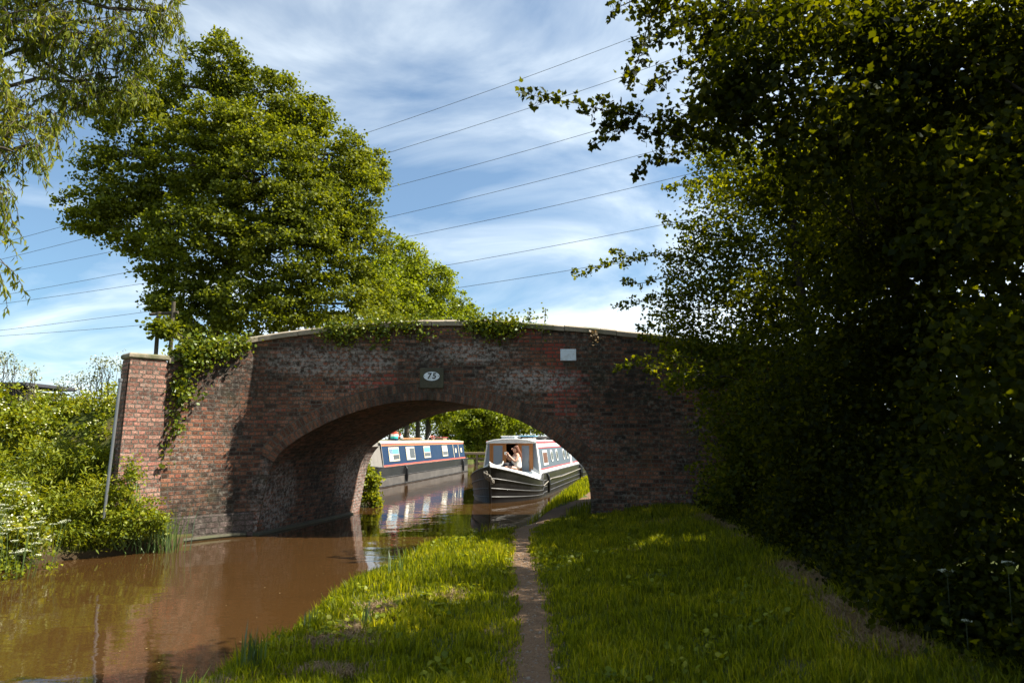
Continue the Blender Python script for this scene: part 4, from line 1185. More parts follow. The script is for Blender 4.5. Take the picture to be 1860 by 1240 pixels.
# --- big alder on the far side of the bridge
AE = [(400, 118, 24, 62, 62), (470, 185, 24.5, 80, 70), (552, 215, 25, 55, 58), (590, 290, 25, 85, 75), (250, 215, 23.5, 100, 55), (185, 290, 23, 45, 30), (300, 150, 24, 50, 55),
      (345, 300, 23.5, 130, 95), (480, 320, 23, 120, 110), (640, 360, 25, 62, 75), (175, 385, 23, 78, 42), (255, 415, 23.5, 90, 55), (370, 430, 22.5, 120, 75), (520, 450, 23, 130, 85),
      (650, 450, 25, 60, 80), (340, 530, 23, 75, 50), (450, 555, 22.5, 110, 60), (580, 550, 24, 120, 65), (290, 480, 23, 40, 35), (230, 345, 23.5, 90, 40), (560, 380, 23.5, 100, 80), (670, 300, 26, 34, 50), (672, 560, 26, 60, 60), (425, 240, 23, 90, 70), (325, 585, 21.5, 24, 12), (290, 556, 21.5, 14, 9), (352, 605, 21.5, 24, 14), (295, 598, 19.3, 8, 10)]
b = G(400, 820, .5); bx_ = P(398, 640, 24).x
tree('alder_tree', 'very large spreading dark green tree behind the left half of the bridge', (bx_, 24, .4), [(bx_, 24, .2), P(392, 620, 24), P(410, 520, 24), P(430, 400, 24), P(425, 250, 24), P(410, 130, 24)], (.34, .06),
     [ell(*e) for e in AE], L_ALDER, 40, 88, .34, .105, T_WIDE, .5, 0, None, 'tree', 6, .34, .012, .14, .5)
ell2 = [(725, 480, 33, 50, 50), (765, 520, 34, 62, 55), (810, 560, 36, 48, 42), (720, 560, 32, 70, 55), (845, 575, 38, 26, 24), (770, 590, 34, 80, 40), (690, 520, 31, 40, 60)]
bx_ = P(735, 800, 37).x
G_T = 'trees lining the far bank beyond the bridge'
tree('alder_tree', 'yellow green tree sloping down above the middle of the bridge parapet', (-6.2, 36, .4), [(-6.2, 36, .3), (-6.1, 35.5, 2.5), P(750, 640, 35), P(745, 540, 34), P(740, 470, 33)], (.26, .05),
     [ell(*e) for e in ell2], L_BACK, 60, 60, .34, .115, T_WIDE, .55, 0, G_T, 'tree', 4, .42, .012, .1)
# --- trees seen through the arch
def small_tree(px, Y, tr, es, lab, mat=L_BACK, dens=42, size=.17):
    q = P(px, 797, Y); gz = float(hgt(q.x, Y))
    top = es[0]
    tree('bankside_tree', lab, (q.x, Y, gz), [(q.x, Y, gz-.1), (q.x+.05, Y, gz+1.6), P(px+2, 745, Y), P(px, 690, Y)], (tr, tr*.3), [ell(*e) for e in es], mat, dens, 34, .5, size, T_WIDE, .5, 0, G_T, 'tree', 3, .5, .012, .09)
small_tree(737, 41, .24, [(720, 730, 41, 60, 30), (760, 700, 42, 70, 40)], 'dark straight trunk at the left end of the arch view above the navy boat')
small_tree(757, 43, .22, [(765, 738, 43, 40, 22), (790, 700, 44, 60, 40)], 'second dark trunk from the left above the navy boat roof')
small_tree(776, 44, .27, [(800, 745, 44, 40, 22), (820, 715, 46, 60, 40)], 'third and thickest dark trunk above the navy boat roof')
small_tree(872, 50, .30, [(870, 762, 49, 50, 30), (850, 740, 50, 50, 26), (905, 755, 50, 40, 28), (880, 800, 50, 26, 24), (850, 790, 51, 24, 28)], 'bushy tree filling the middle of the arch view between the boats', L_BACK, 52, .17)
small_tree(940, 56, .2, [(930, 768, 54, 40, 20), (965, 775, 56, 30, 14), (1000, 740, 57, 60, 30)], 'tree over the pale boat with branches hanging to its roof', L_BACK)
small_tree(905, 60, .2, [(915, 790, 60, 30, 16), (890, 770, 60, 30, 16), (820, 780, 60, 30, 20)], 'farther small tree behind the pale boat doorway', L_ALDER)

# far hedges on the horizon (one thing each)
def hedge(name, lab, pts, h, wd, mat, dens, size, group=None, cat='hedge'):
    a = Vector(pts[0]); root = empty(name, (a.x, a.y, 0), label=lab, cat=cat, group=group)
    P_ = []; 
    for p, q in zip(pts, pts[1:]):
        L = (Vector(q)-Vector(p)).length; n = int(dens*L); t = rng.uniform(0, 1, n)[:, None]
        c = np.array(p)[None]*(1-t)+np.array(q)[None]*t
        hh = h*(1+.25*np.sin(c[:, 0]*.5)+.15*np.sin(c[:, 0]*1.7+1))
        z = hh*rng.uniform(0, 1, n)**.7
        P_.append(np.stack([c[:, 0]+rng.normal(0, wd/3, n), c[:, 1]+rng.normal(0, wd/3, n), .2+z], 1))
    pos = np.concatenate(P_); cl_ = pos[:, None, :]+rng.normal(size=(len(pos), 12, 3))*.22
    leafmesh('foliage', [leaves(cl_.reshape(-1, 3), size, T_QUAD, .5)], mat, root)
    m = MB()
    for p in pts:
        for k in range(3): limb(m, Vector((p[0]-a.x+rng.normal()*.5, p[1]-a.y+rng.normal()*.3, .1)), Vector((p[0]-a.x+rng.normal()*.8, p[1]-a.y, h*.8)), .05, .015)
    m.build('stems', M_BARK, root)
hedge('hedge', 'tall sunlit hedge across the field seen through the left of the arch', [(-24, 58, 0), (-9, 60, 0), (-3, 62, 0)], 4.6, 1.6, L_BACK, 70, .22)
hedge('hedge', 'low hedge behind the pale boat, right side of the arch view', [(-3, 66, 0), (8, 66, 0), (20, 64, 0)], 2.4, 1.4, L_ALDER, 26, .22)
hedge('hedge', 'distant hedge line at the far left beyond the bank', [(-60, 48, 0), (-44, 46, 0), (-30, 48, 0)], 2.6, 2, L_BACK, 14, .28)

# --- willow, upper left, rooted on the left bank
def strands(starts, L0, nl, size, mat_sets, m, base, spread=.25):
    for s in starts:
        L = L0*rng.uniform(.5, 1.2); dx, dy = rng.normal(0, spread, 2); n = 7; pts = []
        for i in range(n):
            t = i/(n-1); pts.append(Vector((s[0]+dx*L*math.sin(t*1.3), s[1]+dy*L*math.sin(t*1.3), s[2]-L*(t**1.3))))
        m.tube([p-base for p in pts], [.006*(1-.6*i/(n-1)) for i in range(n)], 4, False)
        k = int(nl*L/L0); tt = rng.uniform(0.05, 1, k)
        ii = tt*(n-1); i0 = np.minimum(ii.astype(int), n-2); fr = (ii-i0)[:, None]; A_ = np.array([tuple(p) for p in pts])
        pos = A_[i0]*(1-fr)+A_[i0+1]*fr+rng.normal(size=(k, 3))*.02
        mat_sets.append(leaves(pos, size, T_NARROW, .3, None, 2.0))
wb = Vector((-10.4, 9.5, .9))
wr = empty('willow_tree', wb, label='willow with long narrow leaves hanging in from the upper left edge', cat='tree')
m = MB(); sets = []
tp = [Vector((0, 0, -.2)), Vector((.1, 0, 2)), Vector((.5, -.2, 4)), Vector((.9, -.6, 6.5)), Vector((1.0, -.8, 9))]
tps = catmull(tp, 4); m.tube(tps, [.28-.20*i/(len(tps)-1) for i in range(len(tps))], 12)
WE = [(30, 40, 8.5, 120, 60), (150, 60, 8.5, 110, 50), (250, 60, 8.8, 75, 50), (150, 150, 8.6, 80, 50), (215, 140, 8.7, 60, 42), (300, 20, 8.8, 50, 38), (20, 170, 8, 50, 30), (90, 205, 8.2, 40, 28), (20, 215, 7.8, 55, 35), (10, 270, 7.6, 40, 25), (-60, 120, 7.5, 100, 120), (-60, 320, 7.5, 60, 90), (-30, 420, 7.4, 28, 50), (60, -60, 8.5, 200, 60), (250, -50, 8.8, 100, 50), (-8, 470, 7.3, 16, 14), (55, 262, 7.8, 26, 14), (0, 350, 7.5, 22, 40)]
for e in WE:
    c, r, _ = ell(*e); n = max(8, int(np.prod(r)**(2/3.)*330))
    p, d = subclusters((c, r, 0), n, .5)
    strands(p, .42, 22, .105, sets, m, wb, .45)
    j = min(range(len(tps)), key=lambda k: (tps[k]+wb-Vector(c)).length+max(0, tps[k].z+wb.z-c[2])*1.2)
    lp_ = limb(m, tps[j], Vector(c)-wb, .05, .018, .05)
    for q in p[:max(4, n//10)]: limb(m, lp_[rng.integers(2, 7)], Vector(q)-wb, .012, .005, .08, 4, 4, .2)
leafmesh('crown', sets, L_WILL, wr); m.build('trunk', M_BARK, wr, True)

# --- the dark hawthorn and maple wall on the right
G_R = 'trees overhanging the right side of the towpath'
def sprays(lines, size, tmpl, m, base, dens=150, sig=.045, twig=.13):
    out = []
    for (Y, pts_) in lines:
        w3 = catmull([P(px, py, Y+.15*math.sin(i*1.7)) for i, (px, py) in enumerate(pts_)], 6)
        n = len(w3); L = sum((b-a).length for a, b in zip(w3, w3[1:]))
        m.tube([q-base for q in w3], [.007-.005*i/(n-1) for i in range(n)], 5, False)
        A_ = np.array([tuple(q) for q in w3]); nt_ = int(L*16)+3
        for k in range(nt_):
            t = k/nt_*(n-1); i0 = min(int(t), n-2); p0 = A_[i0]*(1-t+i0)+A_[i0+1]*(t-i0)
            d = rng.normal(size=3); d[1] *= .6; d /= np.linalg.norm(d); l = twig*rng.uniform(.3, 1.1)*(1.3-.6*k/nt_); p1 = p0+d*l
            m.tube([Vector(p0)-base, Vector(p1)-base], [.0022, .001], 3, False)
            c = max(3, int(dens/16)); tt = rng.uniform(.15, 1, c)[:, None]; out.append(leaves(p0*(1-tt)+p1*tt+rng.normal(size=(c, 3))*sig*.5, size, tmpl, .2))
    return out
S3 = [(5.5, [(1310, 255), (1240, 228), (1170, 212), (1110, 203), (1050, 188), (990, 178), (940, 167)]), (5.5, [(1160, 212), (1110, 238), (1070, 262)]), (5.5, [(1130, 205), (1110, 190), (1095, 178)]), (5.5, [(1240, 250), (1180, 240), (1120, 228), (1090, 232)]),
      (5.0, [(1210, -20), (1180, 40), (1165, 90), (1150, 130), (1142, 158)]), (5.0, [(1180, -10), (1135, 8), (1108, 22)]), (5.0, [(1230, 40), (1190, 75), (1160, 105)]), (5.2, [(1290, 100), (1240, 125), (1200, 140), (1178, 165)]), (5.9, [(1330, 262), (1250, 275), (1195, 285), (1150, 318)]), (5.2, [(1300, 20), (1250, 30), (1220, 60)])]
S1 = [(11, [(1270, 475), (1200, 462), (1140, 476), (1090, 483), (1042, 497)]), (11, [(1160, 470), (1130, 462), (1108, 452)]), (11, [(1250, 535), (1180, 543), (1120, 556)]), (11, [(1250, 590), (1200, 598), (1155, 592)]), (11, [(1260, 640), (1200, 620), (1160, 612)]), (11, [(1310, 430), (1250, 415), (1190, 388)]), (10.6, [(1330, 320), (1260, 330), (1205, 342)]),
      (11, [(1220, 500), (1160, 515), (1128, 508)]), (10.2, [(1260, 650), (1200, 645), (1150, 660), (1118, 672)]), (10.2, [(1300, 690), (1240, 665), (1190, 668), (1172, 672)])]
H1 = [(1300, 430, 11, 75, 70), (1270, 520, 11.3, 75, 50), (1235, 480, 11.3, 35, 30), (1340, 330, 11.6, 90, 70), (1240, 590, 11.6, 50, 30), (1310, 620, 11.4, 100, 60), (1420, 480, 11.6, 130, 140), (1400, 680, 10.8, 130, 120),
      (1330, 760, 10.6, 70, 100), (1320, 880, 10.6, 60, 60), (1440, 850, 10.4, 120, 130), (1285, 350, 11, 40, 26), (1210, 560, 11.2, 40, 22), (1480, 330, 11.6, 130, 130), (1300, 280, 11.6, 60, 30), (1270, 690, 11, 40, 40), (1240, 640, 11.2, 50, 20),
      (1235, 690, 10, 45, 14, .25, .6)]
H2 = [(1500, 250, 5.0, 160, 130), (1400, 180, 4.9, 100, 100), (1600, 430, 7.2, 170, 150), (1550, 640, 7.4, 170, 140), (1500, 800, 7.6, 150, 110), (1700, 650, 6.8, 170, 160), (1620, 850, 7, 170, 120), (1480, 930, 7.6, 90, 50), (1430, 340, 6.2, 80, 90), (1640, 250, 6, 150, 120),
      (1330, 230, 5.2, 60, 40), (1310, 180, 5.0, 40, 30), (1370, 120, 4.8, 70, 60), (1450, 60, 4.8, 130, 80), (1400, 760, 8.5, 70, 80), (1395, 560, 8.6, 60, 80), (1740, 380, 6.6, 160, 150)]
H3 = [(1265, 45, 5.6, 45, 40), (1380, 40, 5.6, 110, 60), (1600, 60, 5.2, 160, 90), (1330, 150, 5.0, 40, 40),(1750, 120, 5, 220, 150), (1500, 20, 5.2, 200, 70), (1850, 380, 4.4, 200, 200), (1850, 700, 4.3, 170, 200), (1800, 950, 4.6, 150, 130), (1330, 10, 5.6, 80, 40), (1210, 5, 5.2, 40, 20, .3), (1290, 110, 6, 45, 30, .6), (1330, 70, 6.2, 70, 50),
      (1240, 222, 5.6, 40, 18, .3), (1310, 225, 5.9, 70, 34, .5), (1650, 130, 5.2, 200, 120), (1700, 1080, 4.6, 130, 60)]
def cores(lst):
    out = []
    for e in lst:
        c, r, t = ell(*e[:5])
        if r[0] > .5: out.append((c+np.array([.5, .25, 0]), r*.9, 0))
    return out
def rtree(name, lab, base, es, dens, nper, cs, size, tmpl, top, mat=None, spr=None):
    E = [ell(*(e[:6] if len(e) > 5 else e), **({'tilt': e[6]} if len(e) > 6 else {})) for e in es]
    E.append((np.array([base[0]-.1, base[1]+.05, top-.25]), np.array([.85, .85, .55]), 0))
    kset, _ = cluster_leaves(cores(es), 60, 30, .4, .065, T_LOBE, .3, 0, .8)
    sm = MB()
    if spr: kset = kset+sprays(spr, size*.95, T_LOBE, sm, Vector(base))
    t_ = tree(name, lab, base, [base, (base[0]+.1, base[1], 1.8), (base[0]-.1, base[1]+.1, 3.6), (base[0]-.3, base[1], top)], (.16, .04), E, mat or L_HAW, dens, nper, cs, size, tmpl, .35, 0, G_R, 'tree', 4, .5, .004, .028, .75, kset, M_TWIG, .38)
    if spr: sm.build('twigs', M_TWIG, t_)
    return t_
rtree('hawthorn_tree', 'dense hawthorn whose fringe of small leaves hangs over the right end of the bridge', (4.9, 10.9, .4), H1, 190, 26, .22, .062, T_LOBE, 6.3, None, S1)
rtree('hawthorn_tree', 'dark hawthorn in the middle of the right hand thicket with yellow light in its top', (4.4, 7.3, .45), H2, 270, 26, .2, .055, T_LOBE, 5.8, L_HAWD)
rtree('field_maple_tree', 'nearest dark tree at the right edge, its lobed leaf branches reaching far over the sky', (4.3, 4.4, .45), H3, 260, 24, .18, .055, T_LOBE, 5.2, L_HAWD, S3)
# added leaf mass, mostly hidden, blocks sun and sky behind the right trees
E4 = [(np.array([6.2, y, z]), np.array([1.3, 1.3, 1.5]), 0) for y in (3, 6, 9, 12) for z in (1.2, 3.1)]+[(np.array([5.6, y, 4.6]), np.array([1.0, 1.2, .9]), 0) for y in (3.5, 5.5, 8, 10.5)]+[(np.array([6.6, y, 5.7]), np.array([1.2, 1.3, 1.0]), 0) for y in (3, 5.5, 8, 10.5, 13)]+[(np.array([5.3, y, 5.5]), np.array([.8, 1.0, .55]), 0) for y in (4.6, 6.3, 8.1, 9.8)]
tree('light_blocking_foliage', 'added leafy mass blocking sun and sky at the far right behind the hawthorns', (6.4, 8, .4), [(6.4, 8, .3), (6.4, 8, 2), (6.3, 8, 4), (6.2, 8, 5.5)], (.18, .05), E4, L_HAWD, 36, 30, .4, .15, T_WIDE, .3, 0, G_R, 'tree', 4, .6, .008, .05, .8)
# undergrowth at the foot of the thicket
pos = []
for y in np.arange(2.6, 13, .05):
    n = 34; x0 = float(strip_x(y))+.12
    x = x0+np.abs(rng.normal(0, .45, n))+.05; z = np.array([float(hgt(q, y)) for q in x]); hh = np.clip((x-x0)*1.9, .12, 1.3)
    for k in range(2): pos.append(np.stack([x+rng.normal(0, .05, n), np.full(n, y)+rng.normal(0, .05, n), z+hh*rng.uniform(0, 1, n)], 1))
pos = np.concatenate(pos); pos = (pos[:, None, :]+rng.normal(size=(len(pos), 4, 3))*.07).reshape(-1, 3)
v, f = leaves(pos, .042, T_WIDE, .6, None, .3)
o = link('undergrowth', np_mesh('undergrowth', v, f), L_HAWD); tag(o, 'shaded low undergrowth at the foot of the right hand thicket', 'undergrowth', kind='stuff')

# --- umbels: cow parsley
def umbel(fl, st, top, R_, nn=9, fs=.012):
    top = np.array(top)
    for k in range(nn):
        a = 2.4*k; r = R_*math.sqrt(k/nn); c = top+np.array([r*math.cos(a), r*math.sin(a), .25*R_*(1-(r/R_)**2)])
        st.tube([top-np.array([0, 0, R_*.7]), c], .0015, 3, False)
        p = c+rng.normal(size=(7, 3))*np.array([R_*.17, R_*.17, R_*.05]); fl.append(leaves(p, fs, T_WIDE, 2.5))
def parsley(loc, h, nst, lab, group, spread=.15, R_=.05, nn=9, fs=.016, lean=(0, 0)):
    root = empty('cow_parsley', loc, label=lab, cat='wildflower', group=group)
    base = Vector(loc); fl = []; st = MB(); lf = []
    for s in range(nst):
        a = rng.uniform(0, 6.28); r = spread*math.sqrt(rng.uniform()); tp_ = Vector((r*math.cos(a)*1.6+lean[0], r*math.sin(a)*1.6+lean[1], h*rng.uniform(.75, 1.05)))
        b0 = Vector((r*math.cos(a)*.5, r*math.sin(a)*.5, 0)); st.tube([b0, b0.lerp(tp_, .5)+Vector((.01, .01, 0)), tp_-Vector((0, 0, R_*.7))], [.005, .004, .003], 5, False)
        umbel(fl, st, tp_, R_*rng.uniform(.8, 1.2), nn, fs)
        for k in range(5):
            t = rng.uniform(.1, .75); c = np.array(b0.lerp(tp_, t)); p = c+rng.normal(size=(9, 3))*np.array([.07, .07, .03]); lf.append(leaves(p, .05, T_LOBE, .8))
    for i0 in range(0, len(fl), nn):
        V = []; Fc = []; n = 0
        for v, f in fl[i0:i0+nn]: V.append(v); Fc.append(f+n); n += len(v)
        link('umbel', np_mesh('umbel', np.concatenate(V), np.concatenate(Fc)), M_WHITEFL, root)
    V = []; Fc = []; n = 0
    for v, f in lf: V.append(v); Fc.append(f+n); n += len(v)
    link('leaves', np_mesh('leaves', np.concatenate(V), np.concatenate(Fc)), L_NETT, root)
    st.build('stems', simple('green_stem', (.07, .11, .02), .6), root)
gw_ = 'white flowers in the shade of the right hand thicket'
for (px, py, Y, R_, lab) in ((1720, 1037, 4.3, .055, 'largest white flower head in the dark thicket at the lower right'), (1653, 1049, 4.7, .034, 'small white flower head just left of the largest one in the dark thicket'), (1830, 1021, 3.9, .034, 'small pale flower head nearest the right edge, low in the dark thicket'),
                          (1577, 1092, 5.0, .03, 'pale flower head farthest left in the dark thicket, beside dry grass'), (1608, 1077, 4.9, .022, 'tiny pale flower head just right of the leftmost one in the dark thicket'), (1755, 1127, 3.95, .03, 'lowest white flower head, near the bottom of the dark thicket')):
    q = P(px, py, Y); z = float(hgt(q.x, Y)); 
    root = empty('cow_parsley', (q.x, q.y, z), label=lab, cat='wildflower', group=gw_)
    fl = []; st = MB(); top = (0, 0, q.z-z)
    st.tube([(.03, .06, 0), (.01, .02, (q.z-z)*.6), (0, 0, q.z-z-R_*.7)], [.004, .003, .002], 5, False)
    umbel(fl, st, top, R_*.8, 7, R_*.26)
    V = []; Fc = []; n = 0
    for v, f in fl: V.append(v); Fc.append(f+n); n += len(v)
    link('umbel', np_mesh('umbel', np.concatenate(V), np.concatenate(Fc)), M_WHITEFL, root)
    p = np.array([(.02*rng.normal(), .03*rng.normal(), (q.z-z)*t) for t in rng.uniform(.1, .9, 30)]); v, f = leaves(p+rng.normal(size=p.shape)*.06, .045, T_LOBE, .6); link('leaves', np_mesh('leaves', v, f), L_HAW, root)
    st.build('stem', simple('shade_darkened_stem', (.03, .04, .012), .8), root)  # green stem with the thicket shade put into its colour

# --- left bank: hawthorn hedge in blossom, nettles, cow parsley
def bush(name, lab, es, mat, dens, nper, cs, size, tmpl, up=.6, flowers=0, cat='bush', group=None, base=None, fsize=.03, droop=0, tw=8):
    E = [ell(*e) for e in es]; c = E[0][0]
    bz = base or (c[0], c[1], float(hgt(c[0], c[1])))
    root = empty(name, bz, label=lab, cat=cat, group=group)
    sets, subs = cluster_leaves(E, dens, nper, cs, size, tmpl, up, droop, .5)
    leafmesh('foliage', sets, mat, root)
    m = MB()
    for e, sb in zip(E, subs):
        foot = Vector((e[0][0]-bz[0], e[0][1]-bz[1]+.1, float(hgt(e[0][0], e[0][1]+.1))-bz[2]))
        for q in sb[:tw]: limb(m, foot+Vector(rng.normal(size=3))*.08, Vector(q)-Vector(bz), .012, .004, .05, 4, 4, .2)
    m.build('stems', M_BARK if mat is not L_NETT else simple('green_stem', (.07, .11, .02), .6), root)
    if flowers:
        fs = []
        for e in E:
            p, d = subclusters(e, max(3, int(flowers*np.prod(e[1])**(2/3.))), .15); p = p+d*.06
            k = p[:, None, :]+rng.normal(size=(len(p), 6, 3))*.028; fs.append(leaves(k.reshape(-1, 3), fsize, T_WIDE, 1.0))
        leafmesh('blossom', fs, M_PALEFL, root)
    return root
bush('hawthorn_bush', 'rounded bush dotted with cream blossom behind the nettles, left of the bridge end', [(150, 745, 13.6, 70, 36), (205, 735, 13.4, 28, 40), (110, 770, 13.2, 60, 45), (180, 800, 13, 40, 50), (90, 725, 14, 40, 20)], L_NETT, 260, 26, .17, .06, T_LOBE, .6, 130)
bush('hawthorn_bush', 'taller yellowish bush in front of the dark shed at the left edge', [(20, 730, 12.6, 50, 30), (10, 790, 12.2, 60, 60), (60, 770, 12.6, 40, 50), (-50, 760, 12, 60, 60)], L_NETT, 240, 26, .17, .06, T_LOBE, .6, 60)
bush('nettle_bush', 'tall bright green nettle bank at the water edge between flowers and bridge', [(120, 850, 12, 80, 50), (60, 850, 11.6, 60, 50), (200, 860, 12, 50, 50), (160, 920, 11.2, 70, 60), (90, 930, 10.9, 60, 50), (200, 930, 11.2, 40, 48), (30, 900, 10.8, 50, 40), (120, 970, 10.8, 60, 22), (190, 965, 11, 40, 26), (140, 830, 11.8, 60, 30)], L_NETT, 330, 28, .16, .085, T_NARROW, .5, 0, droop=.3, cat='nettles', tw=14)
bush('elder_bush', 'leafy bush crowded with pale flower flecks at the left water edge', [(10, 930, 10.2, 50, 45), (45, 975, 10, 38, 30), (-20, 980, 9.8, 50, 40), (5, 890, 10.6, 30, 30)], L_NETT, 380, 26, .15, .06, T_LOBE, .7, 420, fsize=.026)
bush('bramble_bush', 'low leafy bramble against the foot of the brick wing wall', [(258, 935, 11.2, 36, 34), (228, 890, 11.2, 22, 34), (288, 955, 11.4, 22, 24), (240, 860, 11.2, 12, 26), (215, 950, 11, 34, 34)], L_NETT, 520, 28, .12, .046, T_LOBE, .6, 0, tw=12)
bush('bankside_bush', 'small green bush on the bank just beyond the far left edge of the arch', [(672, 880, 18.9, 17, 26), (662, 860, 19.1, 12, 22), (676, 905, 18.8, 16, 12)], L_NETT, 620, 26, .13, .07, T_WIDE, .6, 0, tw=6)
bush('sapling', 'thin pale sapling with sparse leaves rising above the blossom bush', [(165, 690, 14, 12, 20), (140, 690, 14, 12, 16), (200, 668, 14, 14, 26), (225, 660, 14, 10, 18), (180, 660, 14, 10, 14), (110, 700, 14, 10, 8)], L_PALE, 120, 9, .16, .05, T_QUAD, .6, 30, cat='sapling', fsize=.02)
bush('sapling', 'thin pale sapling with sparse leaves above the dark shed at the left edge', [(20, 668, 13, 14, 20), (55, 680, 13, 10, 14), (5, 650, 13, 8, 10)], L_PALE, 120, 9, .16, .05, T_QUAD, .6, 30, cat='sapling', fsize=.02)
cp_l = ['leftmost tall white cow parsley at the left water edge', 'white cow parsley low at the left edge close to the water', 'white cow parsley leaning over the water left of the nettles', 'white cow parsley in front of the nettle bank', 'topmost white cow parsley at the left edge below the bushes', 'rear white cow parsley between the nettles and the left edge']
for i, (px, py, Y, h) in enumerate(((8, 905, 9.6, .75), (20, 965, 9.3, .5), (55, 955, 9.8, .55), (45, 925, 10.0, .6), (2, 880, 10.2, .9), (-15, 930, 9.2, .7))):
    q = P(px, py+25, Y); z = float(hgt(q.x, Y)); hh = max(.25, q.z+.2-z)
    parsley((q.x, Y, z), hh, 11, cp_l[i], 'cow parsley at the left water edge', .26, .05, 9, .013)

# --- ivy on the parapet
def onwing(px, py, out):
    y = 13.2
    for _ in range(8): q = P(px, py, y); y = .4*y+.6*(face_y(q.x)-out)
    return P(px, py, y)
def ivy(lab, poly, n, size, trail, mat=L_IVY, cs=.10, up=.2):
    pts = []
    for (px, py, out, k) in poly:
        q = onwing(px, py, out); pts.append((np.array(q), k))
    c0 = pts[0][0]; root = empty('ivy', tuple(c0), label=lab, cat='ivy', group='ivy growing on the bridge parapet')
    P_ = []
    for q, k in pts:
        p = q+rng.normal(size=(int(n*k), 3))*np.array([cs*1.3, cs*.55, cs]); P_.append(p)
    m = MB()
    for (pxy) in trail:
        tp_ = []
        for (px, py, out) in pxy:
            q = onwing(px, py, out); tp_.append(q-Vector(c0))
        tp_ = catmull(tp_, 5) if len(tp_) > 2 else tp_
        m.tube(tp_, .008, 5, False)
        for q in tp_:
            P_.append(np.array(q)+c0+rng.normal(size=(int(n*.03)+1, 3))*.05)
    leafmesh('leaves', [leaves(np.concatenate(P_), size, T_WIDE, up, np.tile(np.array([[.0, -1.0, .1]]), (sum(len(p) for p in P_), 1)), .2)], mat, root)
    if not len(m.v): m.tube([Vector((0, .02, 0)), Vector((.1, .02, .1)), Vector((.2, .03, .1))], .008, 5)
    m.build('stems', M_BARK, root)
ivy('thick bright green ivy clump spilling over the left shoulder of the parapet', [(440, 624, .04, .8), (425, 624, .06, 1), (405, 627, .08, 1), (385, 630, .08, 1), (365, 632, .08, 1), (348, 636, .08, 1), (332, 640, .08, 1), (335, 655, .09, .7), (365, 655, .1, .8), (350, 668, .1, .4), (395, 645, .1, .6), (330, 680, .1, .4), (345, 628, .05, .5), (362, 618, 0, .3), (330, 640, .05, .5), (415, 638, .08, .5)], 170, .065, [[(345, 645, .08), (328, 680, .07), (320, 715, .06)]])
ivy('small ivy tufts climbing the wing wall below the big clump', [(322, 715, .12, 1), (335, 720, .1, .7), (318, 745, .1, .6), (316, 778, .12, .7), (298, 815, .08, .35), (290, 840, .06, .3), (325, 700, .1, .6), (352, 712, .08, .4)], 90, .07, [[(330, 700, .08), (318, 745, .08), (314, 780, .08), (295, 820, .05), (288, 845, .04)]])
cop = lambda px: float(np.interp(px, [c[0] for c in cop_px], [c[1] for c in cop_px]))
ivy('ragged ivy fringe trailing from the coping left of the crown', [(px, cop(px)-4+4*math.sin(px*.13), .06, .7) for px in range(590, 760, 12)]+[(620, 612, .06, .6), (690, 608, .06, .5), (610, 606, .06, .6), (640, 606, .06, .5)], 110, .055, [[(610, 604, .05), (616, 622, .05), (640, 628, .03)], [(688, 600, .05), (684, 620, .05), (676, 632, .03)], [(700, 600, .05), (704, 614, .04), (700, 626, .03)], [(745, 598, .05), (748, 612, .04)]])
ivy('dense ivy fringe draped over the coping at the crown of the bridge', [(px, cop(px)-4+3*math.sin(px*.2), .06, .9) for px in range(850, 945, 9)]+[(880, 600, .07, .7), (900, 604, .07, .7), (920, 602, .06, .5)], 120, .055, [[(905, 600, .06), (910, 618, .04)], [(770, 596, .05), (768, 608, .04), (772, 616, .03)], [(790, 595, .05), (792, 606, .04)]])
ivy('sprig of weeds with an upright stalk on the coping right of the crown', [(966, 580, -.12, .5), (958, 574, -.12, .3), (975, 590, -.02, .4), (984, 598, .05, .3)], 55, .05, [[(962, 590, -.12), (963, 575, -.12), (961, 566, -.1)], [(990, 600, -.1), (990, 575, -.12), (991, 560, -.12)], [(985, 598, .06), (984, 612, .04)]], cs=.07)
ivy('single dead weed tuft hanging below the coping far right', [(1080, 606, .06, .3), (1079, 612, .06, .3)], 34, .05, [[(1080, 600, .05), (1079, 610, .05), (1082, 618, .04)]], mat=L_DRY, cs=.05)

# ------------------------------------------------------------------ grass
def blades(x, y, h, wd, lean=.35, mat=L_GRASS, name='grass', lab='', z=None, bx=0, by=0):
    n = len(x); z = hgt(x, y) if z is None else z
    a = rng.uniform(0, 2*math.pi, n); ln = rng.uniform(.1, 1, n)*lean*h
    dx = np.cos(a)*ln+bx*h; dy = np.sin(a)*ln+by*h
    b = rng.uniform(0, math.pi, n); wx = np.cos(b)*wd/2; wy = np.sin(b)*wd/2
    v = np.zeros((n, 5, 3))
    v[:, 0] = np.stack([x-wx, y-wy, z-.01], 1); v[:, 1] = np.stack([x+wx, y+wy, z-.01], 1)
    v[:, 2] = np.stack([x+dx*.35+wx*.8, y+dy*.35+wy*.8, z+h*.6], 1); v[:, 3] = np.stack([x+dx*.35-wx*.8, y+dy*.35-wy*.8, z+h*.6], 1)
    v[:, 4] = np.stack([x+dx, y+dy, z+h*(1-.15*ln/h)], 1)
    base = (np.arange(n)*5)[:, None]
    f = np.concatenate([base+np.array([[0, 1, 2]]), base+np.array([[0, 2, 3]]), base+np.array([[3, 2, 4]])])
    return v.reshape(-1, 3), f
def scatter(n, x0, x1, y0, y1, pw=1.0):
    y = y0+(y1-y0)*rng.uniform(0, 1, n)**pw; x = rng.uniform(x0, x1, n); return x, y
def patch(x, y, s=1.0, ph=0):
    return (np.sin(x*2.3*s+ph)*np.sin(y*1.9*s+1.3*ph)+np.sin(x*5.1*s-y*3.7*s+ph)*.5+np.sin(x*9*s+y*8*s)*.25)
SETS = []
